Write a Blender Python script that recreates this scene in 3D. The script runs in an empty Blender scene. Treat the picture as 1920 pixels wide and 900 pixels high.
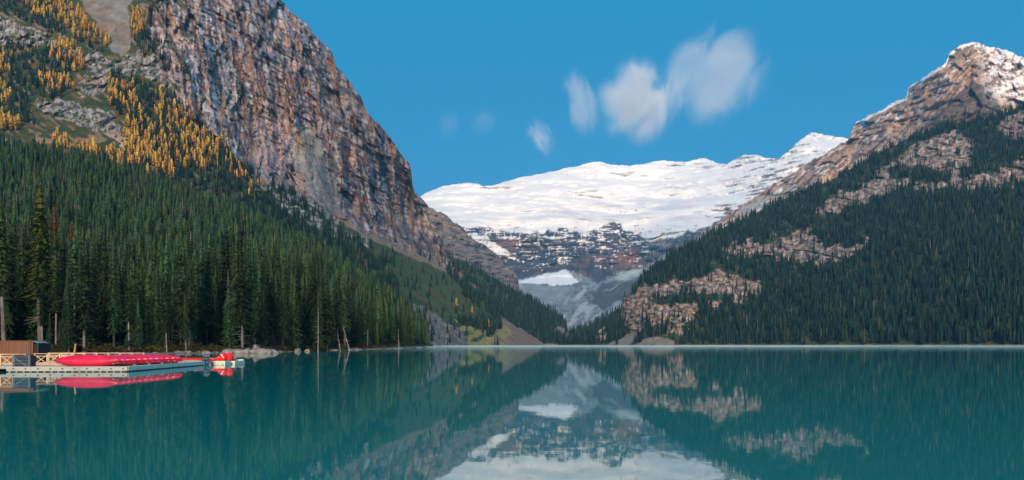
import bpy, math, random
import numpy as np
from mathutils import Vector
random.seed(7)
rng = np.random.default_rng(7)
S = bpy.context.scene
COL = S.collection
R = math.radians

# ------------------------------------------------------------------ camera
H = 2.0; F = 1600.0; CX = 960.0; CY = 646.0      # eye height, focal length (px of a 1920 wide frame), horizon row
cd = bpy.data.cameras.new('camera'); cam = bpy.data.objects.new('camera', cd); COL.objects.link(cam)
cd.sensor_width = 36; cd.lens = 30; cd.shift_y = (CY - 450) / 1920.0
cd.clip_start = 0.5; cd.clip_end = 90000
cam.location = (0, 0, H); cam.rotation_euler = (R(90), 0, 0)
S.camera = cam
# ------------------------------------------------------------------ world, sun, exposure
SUN_EL, SUN_AZ = 26.0, 180.0        # azimuth clockwise from +Y: straight behind the camera
w = bpy.data.worlds.new('World'); S.world = w; w.use_nodes = True
nt = w.node_tree; nt.nodes.clear()
sky = nt.nodes.new('ShaderNodeTexSky'); sky.sky_type = 'NISHITA'; sky.sun_disc = False
sky.sun_elevation = R(SUN_EL); sky.sun_rotation = R(SUN_AZ); sky.altitude = 1700
sky.air_density = 1.0; sky.dust_density = 0.2; sky.ozone_density = 2.5
tint = nt.nodes.new('ShaderNodeMix'); tint.data_type = 'RGBA'; tint.blend_type = 'MIX'
tcw = nt.nodes.new('ShaderNodeTexCoord'); dtw = nt.nodes.new('ShaderNodeVectorMath'); dtw.operation = 'DOT_PRODUCT'
dtw.inputs[1].default_value = (math.sin(R(SUN_AZ)), math.cos(R(SUN_AZ)), 0.0)
mrw = nt.nodes.new('ShaderNodeMapRange'); mrw.inputs[1].default_value = -.1; mrw.inputs[2].default_value = .9; mrw.inputs[3].default_value = .90; mrw.inputs[4].default_value = .35
nt.links.new(tcw.outputs['Generated'], dtw.inputs[0]); nt.links.new(dtw.outputs['Value'], mrw.inputs[0]); nt.links.new(mrw.outputs[0], tint.inputs[0])
tint.inputs[7].default_value = (0.04, 2.95, 5.9, 1)
bg = nt.nodes.new('ShaderNodeBackground'); bg.inputs[1].default_value = 0.10
wo = nt.nodes.new('ShaderNodeOutputWorld')
nt.links.new(sky.outputs[0], tint.inputs[6]); nt.links.new(tint.outputs[2], bg.inputs[0]); nt.links.new(bg.outputs[0], wo.inputs[0])
sd = bpy.data.lights.new('sun', 'SUN'); sd.energy = 4.9; sd.angle = R(16); sd.color = (1.0, 0.75, 0.52)
sun = bpy.data.objects.new('sun', sd); COL.objects.link(sun)
az, el = R(SUN_AZ), R(SUN_EL)
sv = Vector((math.sin(az) * math.cos(el), math.cos(az) * math.cos(el), math.sin(el)))
sun.rotation_euler = sv.to_track_quat('Z', 'Y').to_euler(); sun.location = sv * 3000
S.view_settings.view_transform = 'Standard'; S.view_settings.look = 'None'
S.view_settings.exposure = 0.0; S.view_settings.gamma = 1.0
S.cycles.max_bounces = 6; S.cycles.diffuse_bounces = 2; S.cycles.glossy_bounces = 3
S.cycles.transmission_bounces = 2; S.cycles.volume_bounces = 3; S.cycles.transparent_max_bounces = 12
S.cycles.volume_max_steps = 96

# ------------------------------------------------------------------ maths helpers
def lin(r, g, b):
    f = lambda c: (c / 255 / 12.92) if c / 255 <= .04045 else ((c / 255 + .055) / 1.055) ** 2.4
    return np.array([f(r), f(g), f(b)])
_p = np.random.RandomState(3).permutation(256).astype(np.int32); _p = np.concatenate([_p, _p, _p])
_g = np.random.RandomState(5).normal(size=(256, 3)); _g /= np.linalg.norm(_g, axis=1)[:, None]; _g = _g.astype(np.float32)
def pn(x, y, z=0.0):
    x, y, z = np.broadcast_arrays(np.asarray(x, np.float64), np.asarray(y, np.float64), np.asarray(z, np.float64))
    xi = np.floor(x).astype(np.int64); yi = np.floor(y).astype(np.int64); zi = np.floor(z).astype(np.int64)
    fx = (x - xi).astype(np.float32); fy = (y - yi).astype(np.float32); fz = (z - zi).astype(np.float32)
    xi &= 255; yi &= 255; zi &= 255
    u = fx*fx*fx*(fx*(fx*6-15)+10); v = fy*fy*fy*(fy*(fy*6-15)+10); q = fz*fz*fz*(fz*(fz*6-15)+10)
    out = 0
    for a in (0, 1):
        for b in (0, 1):
            for c in (0, 1):
                h = _p[_p[_p[xi + a] + yi + b] + zi + c]
                g = _g[h]
                d = g[..., 0]*(fx-a) + g[..., 1]*(fy-b) + g[..., 2]*(fz-c)
                out = out + d * (u if a else 1-u) * (v if b else 1-v) * (q if c else 1-q)
    return out * 1.6
def fbm(x, y, z=0.0, o=5, gain=.5):
    s = 0; a = 1; t = 0
    for i in range(o):
        k = 2.03 ** i
        s = s + a * pn(x*k + 17.3*i, y*k - 9.1*i, np.asarray(z)*k + 3.7*i); t += a; a *= gain
    return s / t * 1.5
def ridged(x, y, z=0.0, o=5, gain=.55):
    s = 0; a = 1; t = 0
    for i in range(o):
        k = 2.07 ** i
        s = s + a * (1 - 2*np.abs(pn(x*k + 31.3*i, y*k + 5.1*i, np.asarray(z)*k))); t += a; a *= gain
    return s / t
_cr = np.random.RandomState(11).random_sample((256, 6)).astype(np.float32)
def facets(x, y, seed=0, tilt=1.0):
    """broken blocks: every Voronoi cell gets its own depth and lean; returns (height, distance to the joint, id)"""
    x, y = np.broadcast_arrays(np.asarray(x, np.float64), np.asarray(y, np.float64))
    xi = np.floor(x).astype(np.int64); yi = np.floor(y).astype(np.int64); fx = (x-xi).astype(np.float32); fy = (y-yi).astype(np.float32)
    f1 = np.full(x.shape, 9., np.float32); f2 = f1.copy(); hv = np.zeros(x.shape, np.float32); idv = hv.copy()
    for a in (-1, 0, 1):
        for b in (-1, 0, 1):
            c = _cr[_p[_p[(xi+a+seed) & 255] + ((yi+b) & 255)]]
            dx = fx-a-c[..., 0]; dy = fy-b-c[..., 1]; d = dx*dx + dy*dy
            h = c[..., 2] + tilt*(dx*(c[..., 3]-.5)*2 + dy*(c[..., 4]-.5)*2)
            n = d < f1; f2 = np.where(n, f1, np.minimum(f2, d)); f1 = np.where(n, d, f1); hv = np.where(n, h, hv); idv = np.where(n, c[..., 5], idv)
    return hv, np.sqrt(f2)-np.sqrt(f1), idv
def sm(a, b, x):
    t = np.clip((x - a) / (b - a), 0, 1); return t*t*(3-2*t)
def tps(pts):
    P = np.array(pts, float); X = P[:, :2] / 400; v = np.log(P[:, 2]); n = len(P)
    r2 = ((X[:, None] - X[None]) ** 2).sum(-1); K = .5 * r2 * np.log(r2 + 1e-12) + np.eye(n) * 2e-3
    Q = np.hstack([np.ones((n, 1)), X]); A = np.block([[K, Q], [Q.T, np.zeros((3, 3))]])
    c = np.linalg.solve(A, np.concatenate([v, np.zeros(3)]))
    def f(x, y):
        x = np.asarray(x) / 400; y = np.asarray(y) / 400; s = c[n] + c[n+1]*x + c[n+2]*y
        for i in range(n):
            r = (x - X[i, 0])**2 + (y - X[i, 1])**2
            s = s + c[i] * .5 * r * np.log(r + 1e-12)
        return np.exp(s)
    return f
def inpoly(x, y, poly):
    r = np.zeros(np.shape(x), bool); n = len(poly)
    for i in range(n):
        x1, y1 = poly[i]; x2, y2 = poly[(i+1) % n]
        if y1 == y2: continue
        r ^= ((y1 > y) != (y2 > y)) & (x < (x2-x1)*(y-y1)/(y2-y1)+x1)
    return r
def warp(x, y, a=8, s=28, seed=0):
    return x + a*fbm(x/s, y/s, seed+.3, 3), y + a*fbm(x/s, y/s, seed+7.7, 3)
def zone(x, y, poly, a=8, s=28, seed=0, soft=0):
    wx, wy = warp(x, y, a, s, seed)
    if not soft: return inpoly(wx, wy, poly).astype(float)
    m = 0
    for k in range(5):
        t = k*2*math.pi/5
        m = m + inpoly(wx + soft*math.cos(t), wy + soft*math.sin(t), poly)
    return m / 5.0
def mixc(c, col, m):
    return c + (np.asarray(col) - c) * np.asarray(m)[..., None]
def world(px, py, d):
    return np.stack([(px - CX)/F*d, d, H + (CY - py)/F*d], -1)
def at(px, d, z=0.0):
    return ((px - CX)/F*d, d, z)

# ------------------------------------------------------------------ node helpers
def mat(name, col=(.5, .5, .5), rough=.7, build=None, metal=0, spec=.5):
    m = bpy.data.materials.new(name); m.use_nodes = True
    b = m.node_tree.nodes['Principled BSDF']
    b.inputs['Base Color'].default_value = (*col, 1); b.inputs['Roughness'].default_value = rough
    b.inputs['Metallic'].default_value = metal; b.inputs['Specular IOR Level'].default_value = spec
    if build: build(m.node_tree, b)
    return m
def nodes(nt): return nt.nodes.new, nt.links.new
def noise_col(c1, c2, scale=3, stretch=(1, 1, 1), rnd=0.0, bump=0.0, lo=.35, hi=.65):
    def b(nt, bs):
        N, L = nodes(nt)
        tc = N('ShaderNodeTexCoord'); mp = N('ShaderNodeMapping'); mp.inputs['Scale'].default_value = stretch
        nz = N('ShaderNodeTexNoise'); nz.inputs['Scale'].default_value = scale; nz.inputs['Detail'].default_value = 6
        mr = N('ShaderNodeMapRange'); mr.inputs[1].default_value = lo; mr.inputs[2].default_value = hi
        mx = N('ShaderNodeMix'); mx.data_type = 'RGBA'
        mx.inputs[6].default_value = (*c1, 1); mx.inputs[7].default_value = (*c2, 1)
        L(tc.outputs['Object'], mp.inputs[0]); L(mp.outputs[0], nz.inputs['Vector']); L(nz.outputs[0], mr.inputs[0])
        L(mr.outputs[0], mx.inputs[0])
        out = mx.outputs[2]
        if rnd:
            oi = N('ShaderNodeObjectInfo'); hs = N('ShaderNodeHueSaturation')
            m1 = N('ShaderNodeMapRange'); m1.inputs[3].default_value = 1-rnd; m1.inputs[4].default_value = 1+rnd
            m2 = N('ShaderNodeMapRange'); m2.inputs[3].default_value = .5-rnd*.09; m2.inputs[4].default_value = .5+rnd*.05
            wn = N('ShaderNodeTexWhiteNoise'); wn.noise_dimensions = '1D'
            L(oi.outputs['Random'], m1.inputs[0]); L(oi.outputs['Random'], wn.inputs['W']); L(wn.outputs[0], m2.inputs[0])
            L(m1.outputs[0], hs.inputs['Value']); L(m2.outputs[0], hs.inputs['Hue']); L(out, hs.inputs['Color']); out = hs.outputs[0]
        L(out, bs.inputs['Base Color'])
        if bump:
            bp = N('ShaderNodeBump'); bp.inputs['Strength'].default_value = bump; bp.inputs['Distance'].default_value = .05
            L(nz.outputs[0], bp.inputs['Height']); L(bp.outputs[0], bs.inputs['Normal'])
    return b
def terrain_build(scale_m, bump, amp=.3):
    def b(nt, bs):
        N, L = nodes(nt)
        at_ = N('ShaderNodeAttribute'); at_.attribute_name = 'Col'
        geo = N('ShaderNodeNewGeometry')
        n1 = N('ShaderNodeTexNoise'); n1.inputs['Scale'].default_value = 1/scale_m; n1.inputs['Detail'].default_value = 8; n1.inputs['Roughness'].default_value = .65
        L(geo.outputs['Position'], n1.inputs['Vector'])
        mr = N('ShaderNodeMapRange'); mr.inputs[1].default_value = .3; mr.inputs[2].default_value = .7
        mr.inputs[3].default_value = 1-amp; mr.inputs[4].default_value = 1+amp
        L(n1.outputs[0], mr.inputs[0])
        mx = N('ShaderNodeMix'); mx.data_type = 'RGBA'; mx.blend_type = 'MULTIPLY'; mx.inputs[0].default_value = 1
        L(at_.outputs['Color'], mx.inputs[6]); L(mr.outputs[0], mx.inputs[7])
        # snow (bright albedo) keeps its own colour: limit the grain there
        sep = N('ShaderNodeSeparateColor'); L(at_.outputs['Color'], sep.inputs[0])
        m3 = N('ShaderNodeMapRange'); m3.inputs[1].default_value = .45; m3.inputs[2].default_value = .65
        L(sep.outputs[2], m3.inputs[0])
        m4 = N('ShaderNodeMix'); m4.data_type = 'RGBA'; L(m3.outputs[0], m4.inputs[0]); L(mx.outputs[2], m4.inputs[6]); L(at_.outputs['Color'], m4.inputs[7])
        L(m4.outputs[2], bs.inputs['Base Color'])
        bp = N('ShaderNodeBump'); bp.inputs['Strength'].default_value = bump; bp.inputs['Distance'].default_value = scale_m*.6
        L(n1.outputs[0], bp.inputs['Height']); L(bp.outputs[0], bs.inputs['Normal'])
        bs.inputs['Roughness'].default_value = .92; bs.inputs['Specular IOR Level'].default_value = .15
    return b

# ------------------------------------------------------------------ object helpers
def npmesh(name, V, Fq, col=None, smooth=False):
    me = bpy.data.meshes.new(name); V = np.ascontiguousarray(V, np.float32); Fq = np.ascontiguousarray(Fq, np.int32)
    n, k = Fq.shape
    me.vertices.add(len(V)); me.vertices.foreach_set('co', V.ravel())
    me.loops.add(n*k); me.loops.foreach_set('vertex_index', Fq.ravel())
    me.polygons.add(n); me.polygons.foreach_set('loop_start', np.arange(0, n*k, k, dtype=np.int32))
    me.polygons.foreach_set('loop_total', np.full(n, k, np.int32))
    if smooth: me.polygons.foreach_set('use_smooth', np.ones(n, bool))
    me.update(calc_edges=True)
    if col is not None:
        a = me.color_attributes.new('Col', 'FLOAT_COLOR', 'POINT')
        c = np.ones((len(V), 4), np.float32); c[:, :3] = np.clip(col, 0.005, .95); a.data.foreach_set('color', c.ravel())
    return me
class MB:
    """collects shapes into one mesh"""
    def __init__(s): s.v = []; s.f = []
    def add(s, vs, fs):
        o = len(s.v); s.v += [tuple(v) for v in vs]; s.f += [tuple(i+o for i in f) for f in fs]; return s
    def box(s, x0, x1, y0, y1, z0, z1):
        return s.add([(x0,y0,z0),(x1,y0,z0),(x1,y1,z0),(x0,y1,z0),(x0,y0,z1),(x1,y0,z1),(x1,y1,z1),(x0,y1,z1)],
                     [(0,3,2,1),(4,5,6,7),(0,1,5,4),(1,2,6,5),(2,3,7,6),(3,0,4,7)])
    def tube(s, pts, rad, n=8, caps=True):
        pts = [Vector(p) for p in pts]; rad = rad if hasattr(rad, '__len__') else [rad]*len(pts)
        o = len(s.v); m = len(pts)
        for i, p in enumerate(pts):
            t = (pts[min(i+1, m-1)] - pts[max(i-1, 0)]).normalized()
            a = t.cross(Vector((0, 0, 1))) if abs(t.z) < .9 else t.cross(Vector((1, 0, 0)))
            a.normalize(); b = t.cross(a)
            for k in range(n):
                q = 2*math.pi*k/n; s.v.append(tuple(p + (a*math.cos(q) + b*math.sin(q))*rad[i]))
        for i in range(m-1):
            for k in range(n):
                s.f.append((o+i*n+k, o+i*n+(k+1) % n, o+(i+1)*n+(k+1) % n, o+(i+1)*n+k))
        if caps:
            s.f.append(tuple(o+k for k in range(n))[::-1]); s.f.append(tuple(o+(m-1)*n+k for k in range(n)))
        return s
    def beam(s, a, b, w_, h_):
        a = Vector(a); b = Vector(b); t = (b-a).normalized()
        u = t.cross(Vector((0, 0, 1))) if abs(t.z) < .95 else Vector((1, 0, 0)); u.normalize(); v = t.cross(u)
        P = []
        for p in (a, b):
            for (i, j) in ((-1,-1),(1,-1),(1,1),(-1,1)): P.append(p + u*i*w_/2 + v*j*h_/2)
        return s.add(P, [(0,1,2,3),(7,6,5,4),(0,4,5,1),(1,5,6,2),(2,6,7,3),(3,7,4,0)])
    def mesh(s, name, m, smooth=False, bevel=0):
        me = bpy.data.meshes.new(name); me.from_pydata(s.v, [], s.f); me.update()
        if smooth: me.polygons.foreach_set('use_smooth', np.ones(len(me.polygons), bool))
        me.materials.append(m); return me
    def build(s, name, m, parent=None, smooth=False, bevel=0):
        o = bpy.data.objects.new(name, s.mesh(name, m, smooth)); COL.objects.link(o)
        if parent is not None: o.parent = parent
        if bevel:
            b = o.modifiers.new('bevel', 'BEVEL'); b.width = bevel; b.segments = 2; b.limit_method = 'ANGLE'
        return o
def link(name, me, parent=None, loc=(0, 0, 0)):
    o = bpy.data.objects.new(name, me); COL.objects.link(o); o.location = loc
    if parent is not None: o.parent = parent
    return o
def tag(o, label=None, cat=None, group=None, kind=None):
    if label: o['label'] = label
    if cat: o['category'] = cat
    if group: o['group'] = group
    if kind: o['kind'] = kind
    return o
def empty(name, loc, rz=0, **k):
    o = bpy.data.objects.new(name, None); COL.objects.link(o); o.location = loc; o.rotation_euler = (0, 0, rz)
    o.empty_display_size = .3
    return tag(o, **k)

# ------------------------------------------------------------------ relief terrain builder
class Relief:
    """terrain sheet running from its foot to its ridge and down behind it"""
    def __init__(s, name, label, sil, foot, dpts, x0, x1, step, rows, relief, colour, m, rough=(2.5, 14), back=(40, 140, 420), bz=(.15, .6, 1.1), seed=0, power=1.0):
        xs = np.arange(x0, x1 + step, step, dtype=float)
        sx, sy = np.array(sil, float).T; fx, fy = np.array(foot, float).T
        top = np.interp(xs, sx, sy); bot = np.interp(xs, fx, fy)
        a, sc = rough
        top = top + a*(fbm(xs/sc, seed+.5, 0, 4)) + a*.5*pn(xs/(sc*.25), seed+3.5)
        top = np.minimum(top, bot - 1.0)
        t = np.linspace(0, 1, rows)[:, None] ** power
        PY = bot[None] + (top - bot)[None]*t; PX = np.broadcast_to(xs[None], PY.shape).copy()
        D = tps(dpts)(PX, PY); s.d0 = D
        W = world(PX, PY, D)
        fade = sm(0, .03, t)
        D = D + relief(PX, PY, W, D) * fade
        W = world(PX, PY, D)
        C = colour(PX, PY, W, D, t)
        s.PX, s.PY, s.W, s.D = PX, PY, W, D
        rowsW = [W]; rowsC = [C]
        for bk, z in zip(back, bz):
            B = W[-1:].copy(); B[..., 1] += bk; B[..., 0] *= (B[..., 1]/W[-1:, :, 1]); B[..., 2] -= bk*z
            rowsW.append(B); rowsC.append(C[-1:])
        front = W[:1].copy(); front[..., 2] -= 2.4; front[..., 1] -= 3
        rowsW.insert(0, front); rowsC.insert(0, C[:1])
        V = np.concatenate(rowsW, 0); CC = np.concatenate(rowsC, 0)
        r, c = V.shape[:2]
        i = np.arange(r*c).reshape(r, c)
        q = np.stack([i[:-1, :-1], i[:-1, 1:], i[1:, 1:], i[1:, :-1]], -1).reshape(-1, 4)
        me = npmesh(name, V.reshape(-1, 3), q, CC.reshape(-1, 3)); me.materials.append(m)
        s.ob = tag(link(name, me), label=label, kind='structure')
    def scatter(s, n, dens, seed=0, area_pow=1.0):
        W = s.W; r = np.random.default_rng(seed)
        e1 = W[:-1, 1:] - W[:-1, :-1]; e2 = W[1:, :-1] - W[:-1, :-1]
        A = np.abs(e1[..., 0]*e2[..., 1] - e1[..., 1]*e2[..., 0]) + .25*np.linalg.norm(np.cross(e1, e2), axis=-1)
        P = (A ** area_pow) * dens(s.PX[:-1, :-1], s.PY[:-1, :-1], W[:-1, :-1], s.D[:-1, :-1])
        P = P.ravel(); P = P / P.sum()
        k = r.choice(len(P), n, p=P); i, j = np.unravel_index(k, A.shape)
        u, v = r.random(n)[:, None], r.random(n)[:, None]
        return W[i, j]*(1-u)*(1-v) + W[i, j+1]*u*(1-v) + W[i+1, j]*(1-u)*v + W[i+1, j+1]*u*v

m_ter_near = mat('near_ground', build=terrain_build(2.0, .5))
m_ter_mid = mat('mountain_rock', build=terrain_build(22.0, .55, .32))
m_ter_far = mat('far_rock_and_snow', build=terrain_build(60.0, .25, .25))

# ================================================================== THE SETTING
# ground sheet under everything
g = MB().add([(-9500, -2500, -4), (9500, -2500, -4), (9500, 11500, -4), (-9500, 11500, -4)], [(0, 1, 2, 3)])
tag(g.build('ground', mat('lake_bed', (.12, .12, .11), .95, noise_col((.10, .10, .09), (.16, .15, .13), .02))), label='lake bed and valley ground beneath the water', kind='structure')
def water_build(nt, bs):
    N, L = nodes(nt)
    out = nt.nodes['Material Output']; nt.nodes.remove(bs)
    geo = N('ShaderNodeNewGeometry')
    mp = N('ShaderNodeMapping'); mp.inputs['Scale'].default_value = (1.0, .55, 1)
    L(geo.outputs['Position'], mp.inputs[0])
    n1 = N('ShaderNodeTexNoise'); n1.inputs['Scale'].default_value = .9; n1.inputs['Detail'].default_value = 5; L(mp.outputs[0], n1.inputs['Vector'])
    n2 = N('ShaderNodeTexNoise'); n2.inputs['Scale'].default_value = .006; n2.inputs['Detail'].default_value = 3; L(geo.outputs['Position'], n2.inputs['Vector'])
    b1 = N('ShaderNodeBump'); b1.inputs['Strength'].default_value = .075; b1.inputs['Distance'].default_value = .03; L(n1.outputs[0], b1.inputs['Height'])
    mr = N('ShaderNodeMapRange'); mr.inputs[1].default_value = .38; mr.inputs[2].default_value = .66; mr.inputs[3].default_value = .016; mr.inputs[4].default_value = .05
    L(n2.outputs[0], mr.inputs[0])
    gl = N('ShaderNodeBsdfGlossy'); gl.distribution = 'GGX'; gl.inputs['Color'].default_value = (.95, .97, .97, 1)
    L(mr.outputs[0], gl.inputs['Roughness']); L(b1.outputs[0], gl.inputs['Normal'])
    df = N('ShaderNodeBsdfDiffuse'); df.inputs['Color'].default_value = (.0, .195, .205, 1)
    fr = N('ShaderNodeFresnel'); fr.inputs['IOR'].default_value = 2.05
    cl = N('ShaderNodeMapRange'); cl.inputs[1].default_value = 0; cl.inputs[2].default_value = 1; cl.inputs[3].default_value = 0; cl.inputs[4].default_value = .90
    L(fr.outputs[0], cl.inputs[0])
    mx = N('ShaderNodeMixShader'); L(cl.outputs[0], mx.inputs[0]); L(df.outputs[0], mx.inputs[1]); L(gl.outputs[0], mx.inputs[2]); L(mx.outputs[0], out.inputs[0])
wt = MB().add([(-9000, -2000, 0), (9000, -2000, 0), (9000, 5000, 0), (-9000, 5000, 0)], [(0, 1, 2, 3)])
tag(wt.build('water', mat('glacial_water', build=water_build)), label='still turquoise glacial lake mirroring the mountains', kind='structure')

# --- palette (albedo)
ROCK_B = np.array([.150, .105, .088]); ROCK_D = np.array([.065, .058, .065]); ROCK_G = np.array([.20, .20, .195])
ROCK_P = np.array([.33, .27, .25]); ROCK_O = np.array([.34, .17, .075]); ROCK_T = np.array([.34, .245, .175])
PALE = np.array([.42, .40, .37]); TEAL = np.array([.17, .20, .195]); VEG = np.array([.040, .062, .028]); VEGO = np.array([.13, .095, .030])
GRASS = np.array([.050, .085, .030]); SCREE = np.array([.20, .195, .19]); SCREEB = np.array([.21, .165, .13]); YEL = np.array([.26, .235, .085])
SNOW = np.array([.88, .88, .885]); FLOOR = np.array([.050, .040, .028])

# --- the snow mountain at the head of the valley
sil3 = [(560,470),(700,400),(785,371),(800,362),(830,349),(870,342),(895,344),(905,350),(925,348),(960,337),(985,330),(1040,321),(1090,309),(1120,302),(1160,311),(1200,308),(1240,301),(1290,304),(1320,297),(1345,306),(1362,309),(1372,300),(1395,290),(1420,290),(1440,296),(1462,297),(1480,282),(1500,263),(1522,248),(1550,253),(1590,259),(1700,280),(1900,330)]
foot3 = [(560,640),(1900,640)]
d3 = [(600,460,9000),(785,372,9200),(960,338,9400),(1120,303,9600),(1320,298,9600),(1522,249,9000),(1800,320,8600),
      (785,410,8300),(900,430,8200),(1060,430,8100),(1215,450,7900),(1330,420,7600),(1450,350,7900),(1600,330,7400),(1100,370,8900),(1250,370,8900),
      (900,470,7850),(1060,470,7850),(1200,490,7500),(1030,508,7600),(1030,535,6900),(950,540,6900),(1100,560,6200),(1200,560,6000),(1300,470,6500),
      (1000,600,4700),(1100,600,4500),(1250,600,4500),(600,600,5000),(800,560,6000),(1100,638,3300),(700,638,3300),(1400,638,3300),(1800,638,3300),(1500,450,6500)]
def rel3(px, py, W, D):
    X, Z = W[..., 0], W[..., 2]
    st = Z/70 + 1.2*fbm(X/900, Z/500, 2, 3)
    saw = st - np.floor(st); saw = saw**2
    band = sm(425, 445, py)*(1-sm(510, 525, py))
    up = 1 - sm(400, 440, py)
    e = 46*saw*(.08 + band + .5*up*sm(.1, .5, fbm(X/500, Z/160, 9, 3)))
    e = e - 170*ridged(X/420, Z/900, 1, 6)*(.34 + .9*band + .35*sm(1330, 1480, px))
    e = e - 60*fbm(X/260, Z/190, 4, 5)*(.35 + band) - (190*fbm(X/900, Z/200, 14, 5) + 40*ridged((X+Z)/300, (Z-.3*X)/240, 24, 4))*up - (90*(facets(X/220, Z/170, 3)[0]-.5) + 34*(facets(X/80, Z/60, 4)[0]-.5))*np.maximum(band, .5*sm(1320, 1400, px)*up)
    return e
TILT3 = lambda px, py: py + 6*fbm(px/130, 1.5, 0, 3)
def col3(px, py, W, D, t):
    X, Z = W[..., 0], W[..., 2]
    c = np.broadcast_to(SCREE*np.array([.85, .98, 1.1]), W.shape).copy()
    n = fbm(px/40, py/14, 5, 5); n2 = fbm(px/90, py/5, 8, 5); n3 = fbm(px/9, py/30, 3, 4)
    rock = mixc(np.broadcast_to(np.array([.060, .066, .085]), W.shape), ROCK_B*.9, sm(.0, .4, n))
    rock = mixc(rock, ROCK_D, sm(.05, .4, n3)*.75)
    rock = mixc(rock, [.035, .04, .055], .8*sm(.05, .3, fbm(px/5, py/40, 71, 4)))
    red = .9*np.exp(-(((px-952)/40)**2 + ((py-458)/12)**2)) + .7*np.exp(-(((px-1175)/42)**2 + ((py-486)/18)**2))
    rock = mixc(rock, [.30, .14, .085], np.clip(red*(1+n*1.2), 0, .85))
    rock = mixc(rock, ROCK_P*.6, .4*sm(.15, .4, fbm(px/60, py/7, 11, 4)))
    sb = np.interp(px, [700,785,860,900,940,1000,1060,1100,1150,1190,1215,1260,1330,1400,1500,1700],[390,400,422,430,434,437,432,440,415,436,452,446,420,404,345,280])
    sb = sb + 9*fbm(px/22, py/20, 2, 4)
    low = sm(-2, 2, py - sb)
    # strata showing through the snow
    fl = fbm(px/45, (TILT3(px, py) + .16*np.maximum(px-1340, 0))/4.6, 21, 5) + .25*fbm(px/9, py/6, 23, 3)
    patch = .12 + .12*sm(.0, .5, fbm(px/90, py/40, 31, 3)) + .42*np.exp(-(((px-1280)/55)**2+((py-312)/9)**2)) \
        + .30*sm(1330, 1380, px)*(1-sm(1500, 1540, px)) + .28*np.exp(-(((px-1180)/60)**2+((py-392)/14)**2)) + .4*np.exp(-(((px-1345)/40)**2+((py-400)/22)**2))
    bare = sm(.62 - patch, .72 - patch, fl)
    snowtop = mixc(np.broadcast_to(SNOW, W.shape), SNOW*np.array([.70, .74, .80]), .75*sm(-.15, .35, fbm(px/100, py/16, 41, 5))*sm(340, 400, py + .12*(px-1100)*(px<1100)))  # blue-grey shading of the lower snow, painted into its albedo
    bare = bare*np.clip(1.3*np.exp(-(((px-1285)/50)**2+((py-312)/8)**2)) + sm(1335, 1385, px)*(1-sm(1545, 1580, px)) + 1.2*np.exp(-(((px-1185)/50)**2+((py-393)/9)**2)) + np.exp(-(((px-1345)/45)**2+((py-402)/22)**2)) + .6*np.exp(-(((px-1240)/70)**2+((py-350)/5)**2)), 0, 1)
    snowtop = mixc(snowtop, ROCK_B*1.1, bare*.9); snowtop = mixc(snowtop, ROCK_B*.9, .8*sm(.36, .44, fbm(px/16, py/4, 44, 4)*(.25+.75*sm(405, 432, py)) + .10*np.exp(-((py-395)/14)**2)*sm(1080, 1150, px)))
    # snow ledges on the rock below
    led = .25*sm(.15, .4, fbm(px/4, py/28, 54, 3)) + .6*fbm(px/20, py/1.9, 51, 4) + .55*fbm(px/45, py/7, 52, 4) + .25*fbm(px/6, py/5, 53, 3)
    led = sm(.10, .20, led - .03 - .10*sm(450, 470, py) - .30*sm(480, 512, py) - .25*np.clip(red, 0, 1))
    band = rock.copy()
    band = mixc(band, SNOW, led*(1 - sm(508, 520, py))*(1 - .8*sm(1190, 1240, px)))
    tong = zone(px, py, [(880,436),(905,440),(950,470),(975,478),(965,486),(930,474),(895,452)], 5, 14, 3)
    band = mixc(band, SNOW, tong)
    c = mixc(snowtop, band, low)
    # valley: glacier snout, moraines, talus
    vl = sm(-3, 3, py - (np.interp(px, [900,975,1060,1085,1120,1160,1210,1260,1330,1420],[540,524,505,512,530,520,498,470,434,385]) + 5*fbm(px/18, 2.2, 0, 3)))
    mor = mixc(np.broadcast_to(np.array([.20, .24, .265]), W.shape), np.array([.13, .11, .12]), sm(-.05, .4, fbm(px/70 + py/30, py/16, 61, 5)))
    mor = mor*(1 + .7*fbm(px/7, py/5, 62, 4))[..., None]; mor = mixc(mor, [.40, .42, .43], sm(.0, .4, fbm(px/16 + py/16, (px-py)/60, 63, 4)))
    mor = mixc(mor, [.07, .075, .085], .9*zone(px, py, [(1100,560),(1150,520),(1215,490),(1240,500),(1180,560),(1130,580)], 9, 22, 5))
    tal = zone(px, py, [(1130,552),(1235,478),(1300,436),(1350,415),(1345,430),(1290,470),(1215,500),(1150,535)], 5, 24, 6)
    mor = mixc(mor, [.36, .34, .325], tal*.85)
    ice = zone(px, py, [(972,517),(1000,517),(1040,510),(1060,505),(1072,512),(1084,530),(1060,536),(975,530)], 4, 12, 7)
    mor = mixc(mor, SNOW*np.array([.9, .97, 1]), ice)
    ds = zone(px, py, [(970,532),(1070,537),(1040,570),(985,560)], 6, 20, 8)
    mor = mixc(mor, [.27, .31, .32], ds*.7)
    c = mixc(c, mor, vl)
    return c
L3 = Relief('snow_mountain', 'broad snow covered mountain closing the head of the valley', sil3, foot3, d3, 640, 1680, 1.9, 230, rel3, col3, m_ter_far, rough=(2.2, 20), back=(100, 400, 900), bz=(.2, .5, .8), seed=1)

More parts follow.
